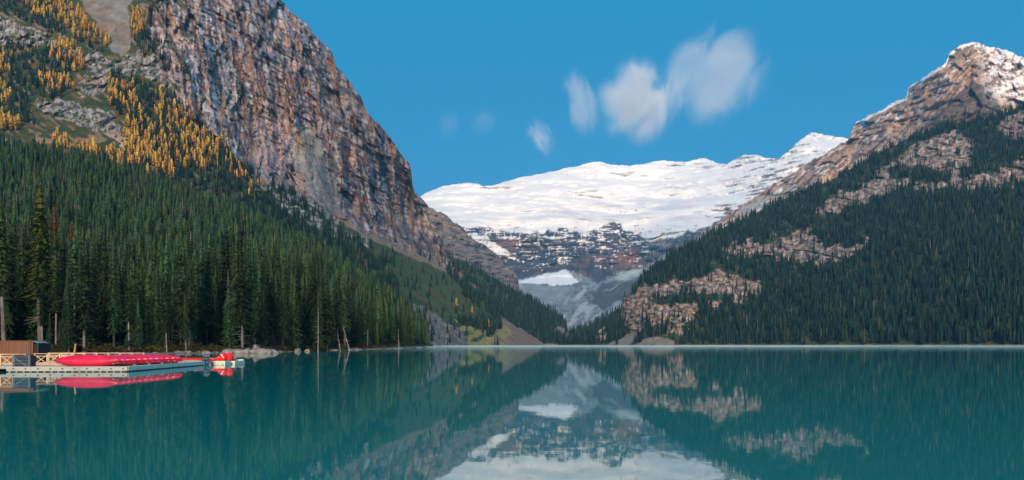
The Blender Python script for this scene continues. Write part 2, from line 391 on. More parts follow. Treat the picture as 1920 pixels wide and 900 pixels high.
# --- banded cliff behind the left mountain
sil2 = [(700,330),(770,352),(790,372),(806,390),(835,401),(848,414),(868,427),(880,444),(912,462),(940,484),(962,502),(970,520),(974,540),(980,600),(990,640)]
foot2 = [(700,640),(1000,644)]
d2 = [(720,340,4700),(790,372,4800),(880,444,4700),(970,520,4600),(780,440,4500),(880,500,4400),(960,535,4450),(800,560,4000),(960,580,4000),(720,638,3200),(980,638,3400)]
def rel2(px, py, W, D):
    X, Z = W[..., 0], W[..., 2]
    st = Z/48 + fbm(X/300, Z/300, 2, 3); saw = (st - np.floor(st))**2
    return -22*(facets(X/60, Z/38, 3)[0]-.5) - 10*(facets(X/22, Z/16, 4)[0]-.5) + 10*saw + 26*fbm(X/400, (Z+.1*X)/22, 8, 4) - 60*ridged(X/200, Z/420, 2, 6) - 16*fbm(X/60, Z/40, 3, 4)
def col2(px, py, W, D, t):
    st = fbm(px/110, (py - .35*px)/5.5, 6, 4); n = fbm(px/12, py/18, 5, 4)
    c = np.broadcast_to(np.array([.15, .145, .15]), W.shape); c = mixc(c, [.36, .25, .18], .9*sm(-.05, .2, st)*(1 - .85*sm(420, 470, py))); c = mixc(c, [.075, .07, .08], .8*sm(.05, .25, fbm(px/90, (py-.3*px)/3.5, 16, 4)))
    c = mixc(c, [.26, .25, .25], .6*sm(.05, .4, fbm(px/20, py/6, 2, 4)))
    c = mixc(c, ROCK_D, .8*sm(.1, .45, n))
    return c
L2 = Relief('banded_cliff', 'banded rock cliff half hidden behind the left mountain', sil2, foot2, d2, 700, 992, 1.4, 210, rel2, col2, m_ter_mid, rough=(3, 10), seed=2)

# --- right summit behind the wooded slope
sil5 = [(1310,446),(1340,420),(1375,396),(1440,352),(1500,316),(1560,281),(1590,262),(1596,246),(1606,228),(1640,212),(1700,180),(1704,162),(1745,136),(1774,118),(1780,100),(1800,84),(1822,78),(1850,86),(1885,94),(1920,108),(1990,140),(2120,230),(2300,300)]
foot5 = [(1240,560),(2300,560)]
d5 = [(1260,445,5000),(1370,396,4900),(1590,262,4800),(1700,178,4700),(1822,79,4600),(1990,140,4700),(2250,290,4700),
      (1300,500,3900),(1500,400,4200),(1700,300,4100),(1825,160,4250),(1900,230,4200),(2100,330,4000),(1400,555,3500),(1800,555,3300),(2200,555,3400),(1870,160,4500),(1760,225,4250)]
def rel5(px, py, W, D):
    X, Z = W[..., 0], W[..., 2]
    st = (Z + .15*X)/60 + fbm(X/300, Z/300, 2, 3); saw = (st - np.floor(st))**2
    q = (px + py*.8)
    rid = zone(px, py, [(1700,260),(1760,215),(1800,170),(1822,148),(1850,160),(1880,210),(1860,300),(1700,300)], 3, 20, 1, soft=5)
    fx_ = (X*.8-Z*.6); fz_ = (X*.6+Z*.8)
    return -70*(facets(fx_/130, fz_/240, 3)[0]-.5) - 30*(facets(fx_/42, fz_/85, 4)[0]-.5) - 11*(facets(fx_/16, fz_/24, 5)[0]-.5) + 2*saw + 6*fbm(X/260, (Z+.2*X)/24, 8, 5) - 90*ridged((X*.8-Z*.6)/190, (X*.6+Z*.8)/900, 2, 6) - 34*fbm(X/60, Z/45, 3, 5) - 130*rid*sm(148, 200, py)
def col5(px, py, W, D, t):
    n = fbm(px/30 + py/50, py/20, 3, 5); st = fbm(px/80, (py + .45*px)/6, 6, 4)
    ga = (px*.80 + py*.60); gb = (-px*.60 + py*.80)
    c = mixc(np.broadcast_to(np.array([.36, .225, .155]), W.shape), [.48, .33, .235], sm(-.2, .4, n))
    c = mixc(c, [.22, .13, .10], .5*sm(.1, .45, st)); c = mixc(c, [.13, .085, .072], .8*sm(.08, .24, fbm(ga/7, gb/50, 18, 5))); c = mixc(c, [.55, .43, .34], .6*sm(.1, .26, fbm(ga/5, gb/30, 38, 4)))
    c = mixc(c, ROCK_G*.85, .55*sm(.1, .5, fbm(px/24, py/40, 8, 4)))
    _, jj, ii = facets((W[..., 0]*.8-W[..., 2]*.6)/42, (W[..., 0]*.6+W[..., 2]*.8)/85, 4); c = c*(.75 + .5*ii)[..., None]; c = mixc(c, [.10, .07, .06], .6*sm(.08, .01, jj))
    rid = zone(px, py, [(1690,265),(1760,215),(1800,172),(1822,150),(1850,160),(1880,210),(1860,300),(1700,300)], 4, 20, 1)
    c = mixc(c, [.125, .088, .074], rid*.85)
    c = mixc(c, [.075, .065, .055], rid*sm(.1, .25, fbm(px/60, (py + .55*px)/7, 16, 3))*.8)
    # snow along the crest and on the right flank
    top = np.interp(px, *np.array(sil5, float).T)
    below = py - top
    edge = sm(.28, .02, below/34.0)*sm(1590, 1620, px)
    sn = fbm(px/22, (py + .5*px)/6, 12, 4)
    s1 = sm(-.05, .12, sn + 1.25*edge - .40)*(1 - sm(20, 60, below))
    fl = sm(1835, 1880, px + .15*(200-py))*(1 - sm(165, 200, py - .25*(px-1860)))
    s2 = fl*sm(-.18, .02, fbm(px/16 - py/22, py/9, 14, 4))
    s3 = .55*sm(.36, .46, fbm((px - py)/40, (py + .62*px)/5, 17, 3))*(1 - sm(40, 90, below))*(1-rid)
    c = mixc(c, SNOW, np.clip(s1 + s2 + s3, 0, 1))
    return c
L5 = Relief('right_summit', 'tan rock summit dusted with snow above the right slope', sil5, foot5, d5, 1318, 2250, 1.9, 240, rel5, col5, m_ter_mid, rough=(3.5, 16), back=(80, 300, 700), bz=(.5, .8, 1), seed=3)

# --- wooded slope on the right, down to the lake
sil4 = [(1040,643),(1112,628),(1125,618),(1165,590),(1168,560),(1185,548),(1205,520),(1250,483),(1330,440),(1420,398),(1480,368),(1560,338),(1640,290),(1700,262),(1760,238),(1850,222),(1920,198),(2050,150),(2300,120)]
foot4 = [(1040,647.8),(1300,647.9),(1600,648.0),(1920,648.5),(2300,649.2)]
d4 = [(1100,640,1950),(1120,622,2150),(1168,570,2150),(1250,483,2450),(1420,398,2800),(1640,290,3000),(1850,222,2900),(2050,150,2800),(2280,130,2700),
      (1050,648,1800),(1300,648,1700),(1600,648,1450),(1920,648.5,1180),(2280,649,1000),(1200,600,1950),(1280,600,1800),(1400,560,1950),(1350,480,2300),(1480,480,2250),(1600,420,2350),(1560,560,1700),
      (1700,350,2500),(1920,330,2300),(1750,500,1700),(1920,500,1500),(1920,600,1250),(1700,610,1450),(2200,400,1800),(2200,600,1100)]
R4A = [(1165,575),(1180,552),(1225,535),(1300,520),(1345,512),(1400,520),(1432,532),(1405,560),(1370,572),(1325,580),(1300,600),(1272,628),(1255,615),(1235,600),(1200,618),(1165,612)]
R4A2 = [(1215,560),(1290,548),(1370,552),(1376,560),(1300,568),(1230,572)]
R4B = [(1325,472),(1345,462),(1420,452),(1470,442),(1500,432),(1535,440),(1545,462),(1590,462),(1640,450),(1632,466),(1575,488),(1520,492),(1450,486),(1400,478)]
R4C = [(1525,392),(1560,372),(1610,352),(1650,322),(1690,290),(1745,256),(1790,248),(1815,256),(1832,285),(1822,318),(1790,325),(1740,330),(1700,348),(1640,372),(1570,398),(1530,404)]
R4D = [(1700,345),(1780,335),(1860,328),(1920,300),(2000,290),(2000,320),(1900,345),(1840,350),(1740,358)]
R4E = [(1868,235),(1900,215),(1960,200),(1960,260),(1900,262),(1880,250)]
R4F = [(1112,640),(1120,622),(1128,600),(1140,608),(1135,640)]
R4H = [(1668,316),(1700,312),(1760,322),(1768,335),(1720,342),(1668,336)]
def rockmask4(px, py):
    m = zone(px, py, R4A, 15, 18, 1); m = np.maximum(m, zone(px, py, R4B, 20, 16, 2)); m = np.maximum(m, zone(px, py, R4C, 14, 20, 3))
    m = np.maximum(m, zone(px, py, R4D, 16, 16, 4)); m = np.maximum(m, zone(px, py, R4E, 6, 16, 5)); m = np.maximum(m, zone(px, py, R4F, 4, 12, 6))
    inner = np.maximum(zone(px, py, R4A2, 6, 14, 7), zone(px, py, R4H, 6, 14, 8))
    return m*(1-inner)*sm(-.52, -.25, fbm(px/11, py/7, 77, 4))
def scree4(px, py):
    return np.maximum(zone(px, py, [(1140,646),(1175,628),(1205,614),(1190,640),(1180,648)], 3, 12, 6), zone(px, py, [(1190,648),(1215,634),(1240,630),(1265,640),(1265,648)], 3, 12, 7))
def rel4(px, py, W, D):
    X, Z = W[..., 0], W[..., 2]
    rk = rockmask4(px, py)
    st = Z/26 + .6*fbm(X/200, Z/200, 2, 3); saw = (st - np.floor(st))**2
    return -60*fbm(X/420, Z/300, 2, 4)*sm(630, 560, py) + rk*(14 - 18*(facets(X/26, Z/52, 3)[0]-.5) - 9*(facets(X/10, Z/18, 4)[0]-.5) + 5*fbm(X/120, Z/9, 8, 3) - 22*ridged(X/70, Z/220, 2, 5) - 6*ridged(X/14, Z/60, 5, 3))
def col4(px, py, W, D, t):
    n = fbm(px/16, py/8, 3, 4); v = fbm(px/5, py/26, 4, 4)
    floor = mixc(np.broadcast_to(VEG*.9, W.shape), [.10, .085, .055], sm(.0, .5, n))
    rock = mixc(np.broadcast_to(np.array([.40, .28, .235]), W.shape), [.56, .47, .42], sm(.0, .4, v))
    rock = mixc(rock, [.16, .125, .135], .85*sm(.0, .35, fbm(px/10, py/9, 6, 4)))
    rock = mixc(rock, [.48, .25, .12], .7*sm(.1, .4, fbm(px/60, py/5, 7, 4))*sm(560, 580, py))
    rock = mixc(rock, [.10, .075, .085], .7*sm(.0, .3, fbm(px/4, py/12, 66, 4))); rock = mixc(rock, VEG*1.2, .8*sm(.12, .3, fbm(px/12, py/5, 67, 4)))
    c = mixc(floor, rock, rockmask4(px, py))
    c = mixc(c, [.24, .21, .19], scree4(px, py))
    sh = sm(646.0, 647.2, py + .3*n)*1.0
    c = mixc(c, [.26, .20, .13], sh)
    return c
L4 = Relief('right_slope', 'steep wooded slope with pinkish cliffs rising from the far right shore', sil4, foot4, d4, 1045, 2250, 2.2, 250, rel4, col4, m_ter_mid, rough=(1.5, 14), back=(60, 260, 700), bz=(.3, .5, .7), seed=4)

# --- wooded spur in the middle of the valley (left) and valley floor
sil6 = [(780,440),(840,478),(900,506),(950,536),(1000,562),(1045,588),(1062,604),(1045,616),(1075,622),(1100,612),(1120,602),(1150,585),(1180,570),(1220,560),(1300,600),(1400,640)]
foot6 = [(780,647.6),(1400,647.9)]
d6 = [(800,460,3300),(900,506,3300),(1000,562,3200),(1062,604,3000),(1045,618,2700),(1150,590,2900),(850,560,2900),(950,600,2600),(1000,630,2250),(800,646,2150),(1000,647,2050),(1150,647,2050),(1380,647,2050),(1300,610,2600)]
def rel6(px, py, W, D): return -50*fbm(W[..., 0]/300, W[..., 2]/200, 1, 4)
def col6(px, py, W, D, t):
    c = mixc(np.broadcast_to(VEG, W.shape), [.09, .075, .04], sm(.1, .5, fbm(px/20, py/8, 3, 4)))
    c = mixc(c, [.22, .21, .20], zone(px, py, [(1040,612),(1062,618),(1085,630),(1060,634),(1040,626)], 4, 12, 2))
    return mixc(c, [.30, .22, .14], sm(643.5, 645, py))
L6 = Relief('valley_spur', 'dark wooded spur and valley floor at the end of the lake', sil6, foot6, d6, 780, 1400, 2.4, 110, rel6, col6, m_ter_mid, rough=(1.5, 14), seed=5)

# --- the big left mountain: cliffs, ledges, talus, green avalanche slope
sil1 = [(-500,-260),(-200,-240),(100,-200),(350,-120),(470,-60),(526,0),(545,22),(572,42),(590,66),(622,96),(630,124),(655,150),(676,182),(690,212),(708,230),(735,262),(757,295),(768,305),(771,322),(774,350),(786,380),(800,400),(812,428),(830,452),(838,478),(846,494),(868,512),(900,540),(925,566),(942,594),(960,606),(985,622),(1018,644)]
foot1 = [(-500,655),(0,652),(790,649.2),(900,648.3),(1020,647.8)]
d1 = [(-400,-240,2350),(0,0,1950),(0,120,1700),(0,250,1350),(0,400,1150),(0,640,900),(-400,100,1700),(-400,640,900),(200,-150,2400),(150,60,1850),(250,150,1720),(220,240,1500),(200,320,1320),(230,90,1850),
      (330,130,1800),(400,0,2150),(526,0,2450),(420,200,1850),(480,260,1850),(430,320,1560),(520,342,1750),(600,300,2050),(640,405,1950),(690,212,2480),(768,320,2500),(700,380,2280),(835,470,2450),(760,440,2300),
      (560,430,1500),(640,470,1480),(720,500,1550),(850,498,2330),(800,560,1560),(870,560,1850),(940,594,2050),(300,640,950),(600,640,1020),(790,648,1160),(900,648,1480),(900,610,1620),(1010,645,1900),(960,630,1740)]
CLIFF = [(330,-300),(600,-300),(900,480),(860,505),(760,470),(690,432),(640,408),(570,372),(500,338),(450,300),(400,250),(330,200),(300,120),(270,60)]
def cliffm(px, py):
    return zone(px, py, CLIFF, 12, 50, 1, soft=6)
SLAB = [(545,250),(575,232),(600,262),(618,320),(640,360),(638,400),(600,392),(570,360),(552,300)]
def rel1(px, py, W, D):
    X, Z = W[..., 0], W[..., 2]; Y = W[..., 1]
    u = (px - 960)*1.40 + .12*Z            # along the wall
    uw = u + 9*fbm(u/50, Z/90, 61, 3); zw = Z + .12*u + 9*fbm(u/60, Z/60, 62, 3)
    fa1 = facets(uw/52, zw/260, 1)[0]; fa2 = facets(uw/18, zw/84, 9)[0]; fa3 = facets(uw/7.5, zw/22, 17)[0]
    cl = cliffm(px, py)
    st = (Z + .28*u)/44 + .9*fbm(u/260, Z/260, 2, 3); saw = (st - np.floor(st))**2
    pil = ridged(u/150, Z/620, 2.2, 6)     # buttresses and gullies
    slab = zone(px, py, SLAB, 5, 24, 9, soft=8)
    big = ridged((u + .30*Z)/330, Z/1100, 41.2, 4)
    e = cl*(175 - 95*slab - 150*big*(1-.6*slab) + 3*saw + 9*fbm(u/260, (Z+.28*u)/16, 8, 4)*(1-.7*slab) - 105*pil*(1 - .85*slab) - 26*ridged(u/50, Z/300, 7, 5)*(1-.85*slab) - (56*(fa1-.5) + 26*(fa2-.5) + 9*(fa3-.5) - 9*ridged(u/200, (Z+.12*u)/30, 27, 3))*(1-.65*slab) - 7*ridged(u/120, zw/17, 17, 4)*(1-.8*slab))
    lo = (1-cl)*(-38*(1-.85*sm(530, 590, py)*sm(740, 800, px))*fbm(X/260, Z/140, 4, 5) - 10*ridged(X/60, Z/90, 6, 4)*sm(520, 400, py))
    rkz = rock1(px, py)*(1-cl)
    lo = lo + rkz*(9 - 13*(facets(X/17, Z/34, 5)[0]-.5) - 6*(facets(X/7, Z/12, 6)[0]-.5) + 3*fbm(X/60, Z/9, 5, 3) - 17*ridged(X/22, Z/190, 8, 5))
    return e + lo
BAND1 = [(-100,20),(0,30),(40,42),(110,72),(165,96),(215,112),(262,92),(300,108),(335,125),(350,190),(400,230),(330,175),(270,140),(225,135),(196,172),(150,182),(145,150),(175,128),(120,100),(60,82),(0,78),(-100,70)]
BAND2 = [(68,186),(110,185),(150,200),(205,205),(228,238),(250,272),(235,280),(205,250),(170,240),(120,225),(80,215)]
BAND3 = [(440,300),(480,318),(560,352),(640,402),(680,430),(700,470),(640,450),(560,412),(500,378),(450,330)]
GULLY = [(135,-60),(250,-60),(240,40),(246,92),(228,108),(208,98),(196,66),(165,30)]
PATH = [(195,232),(212,240),(250,272),(262,288),(248,286),(215,262),(196,250)]
def rock1(px, py):
    m = zone(px, py, BAND1, 10, 24, 11); m = np.maximum(m, zone(px, py, BAND2, 9, 18, 12)); m = np.maximum(m, zone(px, py, BAND3, 10, 26, 13)*sm(-.35, .05, fbm(px/40, (py-.5*px)/8, 3, 4)))
    m = np.maximum(m, zone(px, py, [(270,30),(330,0),(420,0),(420,120),(360,140),(330,120),(300,100),(285,70)], 9, 24, 14))
    return m*sm(-.34, -.12, fbm(px/18, py/13, 78, 4))
def col1(px, py, W, D, t):
    X, Y, Z = W[..., 0], W[..., 1], W[..., 2]; u = (px - 960)*1.40 + .12*Z
    uw = u + 9*fbm(u/50, Z/90, 61, 3); zw = Z + .12*u + 9*fbm(u/60, Z/60, 62, 3)
    _, j1, i1 = facets(uw/52, zw/260, 1); _, j2, i2 = facets(uw/18, zw/84, 9); _, j3, i3 = facets(uw/7.5, zw/22, 17)
    cl = cliffm(px, py)
    n = fbm(u/120, Z/120, 3, 5); v = fbm(u/13, Z/240, 4, 5); h = fbm(u/150, (Z + .12*u)/13, 6, 4); f = fbm(u/12, Z/12, 9, 4)
    rock = mixc(np.broadcast_to(ROCK_B*1.1, W.shape), [.20, .19, .20], sm(-.1, .4, n))
    rock = mixc(rock, ROCK_T*.95, .75*sm(.0, .4, fbm(u/60, Z/90, 12, 4)))
    rock = mixc(rock, ROCK_O*.85, .6*sm(.2, .5, fbm(u/22, Z/60, 13, 4)))
    rock = mixc(rock, ROCK_D, .85*sm(.08, .24, v))
    rock = mixc(rock, ROCK_D, .65*sm(.14, .26, h)); rock = mixc(rock, ROCK_P*1.1, .5*sm(.16, .28, fbm(u/110, (Z + .12*u)/10, 16, 4)))
    rock = mixc(rock, ROCK_P, .55*sm(.1, .4, f))
    rock = mixc(rock, [.44, .33, .25], .75*np.exp(-(((px-362)/42)**2 + ((py-62)/60)**2))*sm(-.3, .2, f)); rock = mixc(rock, [.155, .165, .185], .7*sm(.0, .35, fbm(u/170, Z/260, 42, 4)))
    rock = mixc(rock, [.25, .27, .28], .55*np.exp(-(((px-385)/60)**2 + ((py-165)/50)**2)))
    crack = ridged(u/34, Z/150, 19, 4); rock = mixc(rock, [.035, .032, .04], .85*sm(.50, .72, crack))
    rock = mixc(rock, [.30, .31, .30], .6*sm(.15, .4, fbm(u/30, Z/26, 29, 5))); rock = mixc(rock, [.26, .11, .06], .6*sm(.2, .4, fbm(u/14, Z/40, 30, 4)))
    rock = rock*(1.40 + .35*fbm(u/8, Z/60, 33, 3))[..., None]
    rock = rock*(.62 + .47*(i1 + i2 + i3))[..., None]; rock = mixc(rock, [.03, .028, .034], .75*sm(.10, .02, j2) + .5*sm(.10, .0, j1)); rock = mixc(rock, ROCK_O, .55*(i2 > .84)*(i1 > .3)); rock = mixc(rock, ROCK_P, .6*(i2 < .12))
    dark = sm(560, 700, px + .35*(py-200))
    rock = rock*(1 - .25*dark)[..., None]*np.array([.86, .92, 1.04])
    pale = zone(px, py, [(490,225),(530,230),(560,262),(575,310),(600,350),(600,384),(520,335),(470,290)], 12, 24, 15, soft=8)
    rock = mixc(rock, [.42, .33, .33], pale*(.45 + .4*sm(-.1, .3, f)))
    slab = zone(px, py, SLAB, 5, 24, 9, soft=4)
    sc = mixc(np.broadcast_to(TEAL, W.shape), [.27, .285, .27], sm(0, .4, f)*.6)
    sc = mixc(sc, [.46, .30, .12], np.exp(-(((px-568)/16)**2 + ((py-265)/26)**2))*(.5 + n))
    rock = mixc(rock, sc, slab*.6)
    # ledges carrying scrub in the upper cliff
    rock = mixc(rock, VEG, .85*sm(.22, .34, fbm(px/34, (py-.9*px)/26, 17, 4))*sm(480, 330, px))
    # ground outside the cliff
    gr = mixc(np.broadcast_to(VEG, W.shape), VEGO*.8, sm(-.05, .35, fbm(px/26, py/10, 21, 4))*sm(330, 300, py))
    gr = mixc(gr, GRASS, sm(.0, .3, fbm(px/50, py/30, 22, 4))*sm(300, 420, py))
    gr = mixc(gr, ROCK_T*.8, .7*sm(.22, .36, fbm(px/20, (py - .6*px)/9, 26, 4))*sm(650, 600, px))
    pr = mixc(np.broadcast_to(np.array([.30, .285, .28]), W.shape), PALE, sm(-.1, .3, f))
    pr = mixc(pr, ROCK_T, .6*sm(.1, .4, n)); pr = mixc(pr, ROCK_D*1.3, .8*sm(-.02, .28, fbm(px/4, py/13, 23, 4))); pr = mixc(pr, VEG, .8*sm(.12, .28, fbm(px/15, py/6, 34, 4)))
    gr = mixc(gr, pr, rock1(px, py))
    sg = mixc(np.broadcast_to(SCREEB, W.shape), SCREE*1.1, sm(-.2, .3, fbm(px/30, py/20, 24, 4)))
    gr = mixc(gr, sg, zone(px, py, GULLY, 8, 24, 16)); gr = mixc(gr, SCREEB*1.5, zone(px, py, PATH, 3, 14, 17))
    gr = mixc(gr, [.30, .20, .11], .8*zone(px, py, [(60,256),(130,262),(190,252),(205,262),(150,276),(80,270)], 6, 18, 27))
    # right part: talus strip, green slope, screes
    gz = zone(px, py, [(640,440),(700,470),(790,478),(860,508),(905,548),(945,600),(930,612),(880,604),(830,590),(780,562),(700,540),(620,470)], 8, 30, 18)
    gg = mixc(np.broadcast_to(GRASS*1.05, W.shape), [.095, .078, .042], .8*sm(-.05, .4, fbm(px/60, (py - .75*px)/9, 25, 4)))
    gr = mixc(gr, gg, gz)
    tl = zone(px, py, [(625,398),(650,402),(720,440),(790,478),(850,498),(905,540),(900,546),(840,512),(770,482),(700,452),(650,425)], 4, 22, 19)
    gr = mixc(gr, SCREEB*1.15, tl*.9)
    s1 = zone(px, py, [(776,566),(792,572),(830,604),(862,618),(890,655),(770,655),(770,590)], 6, 22, 20)
    s2 = zone(px, py, [(940,596),(960,604),(1030,650),(900,655),(925,620)], 4, 20, 21)
    sc = mixc(np.broadcast_to(np.array([.115, .115, .118]), W.shape), [.21, .205, .20], sm(0, .3, fbm(px/7, (py - .8*px)/5, 27, 4)))
    gr = mixc(gr, sc, s1); gr = mixc(gr, SCREEB*.9, s2)
    yl = zone(px, py, [(850,596),(870,604),(905,622),(925,620),(945,612),(965,628),(940,640),(960,655),(880,655),(868,625)], 8, 18, 22)
    gr = mixc(gr, YEL, yl*sm(-.35, .1, fbm(px/14, py/9, 28, 4)))
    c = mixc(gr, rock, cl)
    return c
L1 = Relief('left_mountain', 'towering brown rock mountain with cliffs above the left shore', sil1, foot1, d1, -420, 1022, 1.75, 470, rel1, col1, m_ter_mid, rough=(3.5, 14), back=(50, 220, 600), bz=(.3, .8, 1), seed=6, power=1.0)

# --- the wooded foot of the left mountain, down to the lake
sil0 = [(-700,240),(-300,255),(0,285),(120,300),(300,355),(450,415),(560,470),(700,555),(760,600),(790,628),(803,644)]
foot0 = [(-700,668),(0,664.2),(380,662.5),(470,661.5),(560,658.8),(640,656.6),(700,655),(760,653),(803,651.4),(820,651.2)]
def shore_d(x): return F*H/(np.interp(x, *np.array(foot0, float).T) - CY)
d0 = [(x, float(np.interp(x, *np.array(foot0, float).T)), float(shore_d(x))) for x in (-700,-300,0,200,380,470,560,640,700,760,803)]
d0 += [(-600,450,720),(0,640,215),(0,600,280),(0,450,640),(200,600,300),(200,450,700),(400,610,330),(400,500,640),(600,620,400),(600,540,640),(700,600,600),(760,620,620),
       (-600,260,1050),(0,290,1080),(300,360,1080),(450,420,1050),(560,475,1000),(700,560,900),(795,640,720)]
def rel0(px, py, W, D): return -9*fbm(W[..., 0]/60, W[..., 1]/60, 1, 4)*sm(215, 260, D)
def col0(px, py, W, D, t):
    n = fbm(W[..., 0]/6, W[..., 1]/6, W[..., 2]/3, 4)
    c = mixc(np.broadcast_to(FLOOR, W.shape), [.11, .075, .04], sm(-.1, .4, n)); c = mixc(c, VEG*1.1, sm(.1, .3, fbm(W[..., 0]/14, W[..., 1]/14, 4, 3)))
    f = np.interp(px, *np.array(foot0, float).T) - py
    c = mixc(c, [.26, .245, .235], sm(3.2, .8, f + 2.0*n)*sm(330, 470, px)); return mixc(c, [.19, .16, .13], sm(2.5, .4, f + 1.2*n)*(1-sm(330, 470, px)))
L0 = Relief('wooded_bank', 'forested bank running along the left shore of the lake', sil0, foot0, d0, -600, 812, 2.0, 200, rel0, col0, m_ter_near, rough=(.8, 20), back=(20, 80, 200), bz=(.1, .3, .5), seed=8, power=1.6)

# ================================================================== TREES
m_spruce = mat('spruce_foliage', build=noise_col((.015, .046, .024), (.036, .080, .032), 1.3, rnd=.55), rough=.85, spec=.2)
m_spruce_far = mat('distant_spruce_foliage', build=noise_col((.008, .026, .024), (.020, .046, .034), .5, rnd=.50), rough=.9, spec=.1)
m_light = mat('olive_spruce_foliage', build=noise_col((.045, .075, .020), (.080, .110, .030), 1.3, rnd=.15), rough=.85, spec=.2)
m_dead = mat('grey_dead_twigs', build=noise_col((.13, .11, .10), (.24, .21, .19), 2, rnd=.3), rough=.9, spec=.1)
m_olfar = mat('distant_olive_foliage', build=noise_col((.032, .058, .026), (.060, .080, .036), .5, rnd=.35), rough=.9, spec=.1)
m_rust = mat('rust_red_needles', build=noise_col((.07, .026, .016), (.12, .045, .022), 2, rnd=.2), rough=.9, spec=.1)
m_larch = mat('golden_larch_needles', build=noise_col((.50, .31, .06), (.72, .49, .12), .6, rnd=.32), rough=.85, spec=.1)
m_bark = mat('grey_bark', build=noise_col((.10, .09, .085), (.25, .23, .22), 1.5, (1, 1, .25), rnd=.2), rough=.9, spec=.2)
m_pale = mat('pale_bark', build=noise_col((.13, .12, .115), (.29, .27, .26), 1.5, (1, 1, .25), rnd=.2), rough=.9, spec=.2)
m_barkd = mat('dark_bark', build=noise_col((.06, .05, .045), (.13, .11, .10), 1.5, (1, 1, .25)), rough=.9, spec=.2)
m_snag = mat('bleached_deadwood', build=noise_col((.22, .21, .21), (.40, .39, .38), 1.5, (1, 1, .2)), rough=.85, spec=.2)

def spruce_crown(h, r0, base, whorls, per, twigs, seed, droop=.35, ragged=.35, point=1.0):
    r = random.Random(seed); V = []; T = []
    for k in range(whorls):
        u = (k + r.random()*.6) / whorls                     # 0 bottom, 1 top
        z = h*(base + (1-base)*u)
        env = r0*((1-u)**(.85*point))*(.72 + .28*min(1, u*5)) + .10
        env *= 1 - ragged*.5 + ragged*r.random()
        n = per if u < .8 else max(4, per-2)
        a0 = r.random()*6.28
        for j in range(n):
            if r.random() < .10*ragged*2: continue
            a = a0 + 6.283*j/n + r.uniform(-.35, .35); L = env*r.uniform(.55, 1.25)
            dx, dy = math.cos(a), math.sin(a); up = .30*(u-.25) + r.uniform(-.08, .08)
            def P(s): return (dx*L*s, dy*L*s, z + L*(up*s*1.6 - droop*s*s*(1.2-u*.8)))
            for t in range(twigs):
                s = (t+.35)/twigs; p = P(s); wl = L*(.42*(1-s*.55))*r.uniform(.7, 1.2)
                for sd_ in (-1, 1):
                    b = a + sd_*r.uniform(.55, .95); q = (p[0]+math.cos(b)*wl, p[1]+math.sin(b)*wl, p[2] - wl*r.uniform(.15, .55))
                    p2 = P(min(1, s + .75/twigs)); o = len(V)
                    pb = (p[0], p[1], p[2]-wl*.22)
                    V += [p, q, p2, pb]; T += [(o, o+1, o+2), (o+3, o+1, o)]
            o = len(V); e = P(1.1); p = P(.15); ww = L*.10
            V += [(p[0]-dy*ww, p[1]+dx*ww, p[2]), (p[0]+dy*ww, p[1]-dx*ww, p[2]), e]; T += [(o, o+1, o+2)]
    # leader
    for j in range(3):
        a = j*2.1; o = len(V); V += [(math.cos(a)*.12, math.sin(a)*.12, h*.955), (math.cos(a+2)*.12, math.sin(a+2)*.12, h*.955), (0, 0, h*1.02)]; T += [(o, o+1, o+2)]
    return V, T
def tier_core(h, r0, base, tiers, seg, seed, point=1.0, V=None, T=None, fat=1.0):
    r = random.Random(seed+999); V = [] if V is None else V; T = [] if T is None else T
    for k in range(tiers):
        u = (k+.3)/tiers; z = h*(base + (1-base)*u); rad = fat*r0*((1-u)**(.85*point))*(.7+.3*min(1, u*5)) + .12
        hgt = h*(1-base)/tiers*2.3; cx, cy = r.uniform(-.12, .12)*rad, r.uniform(-.12, .12)*rad; o = len(V)
        V.append((cx*.3, cy*.3, min(h*1.0, z + hgt))); a0 = r.random()*6.28
        for j in range(2*seg):
            a = a0 + math.pi*j/seg; q = rad*(r.uniform(.8, 1.25) if j % 2 == 0 else r.uniform(.4, .65)); V.append((cx+math.cos(a)*q, cy+math.sin(a)*q, z - (.25 if j % 2 == 0 else -.1)*rad*r.uniform(.6, 1.3)))
        for j in range(2*seg): T.append((o, o+1+j, o+1+(j+1) % (2*seg)))
    return V, T
def mesh_from(name, V, T, m):
    me = npmesh(name, np.array(V), np.array(T)); me.materials.append(m); return me
def trunk_mesh(name, h, r, m, bend=.0, stubs=0, seed=0, top=.97, s0=.05, s1=.9):
    q = random.Random(seed); mb = MB(); n = 9; pts = []; rd = []
    for i in range(n+1):
        t = i/n; pts.append((bend*math.sin(t*2.2), bend*.6*math.sin(t*3.1), -1.5 + (h*top+1.5)*t)); rd.append(max(.03, r*(1-t)**.75*(1.25 if i == 0 else 1)))
    mb.tube(pts, rd, 6)
    for k in range(stubs):
        t = q.uniform(s0, s1); z = h*t; a = q.uniform(0, 6.28); L = q.uniform(.5, 1.7)*(1.15-t)
        p = (bend*math.sin(t*2.2), bend*.6*math.sin(t*3.1), z)
        mb.tube([p, (p[0]+math.cos(a)*L, p[1]+math.sin(a)*L, z - L*q.uniform(-.1, .5))], [.05, .015], 3, caps=False)
    return mb.mesh(name, m)
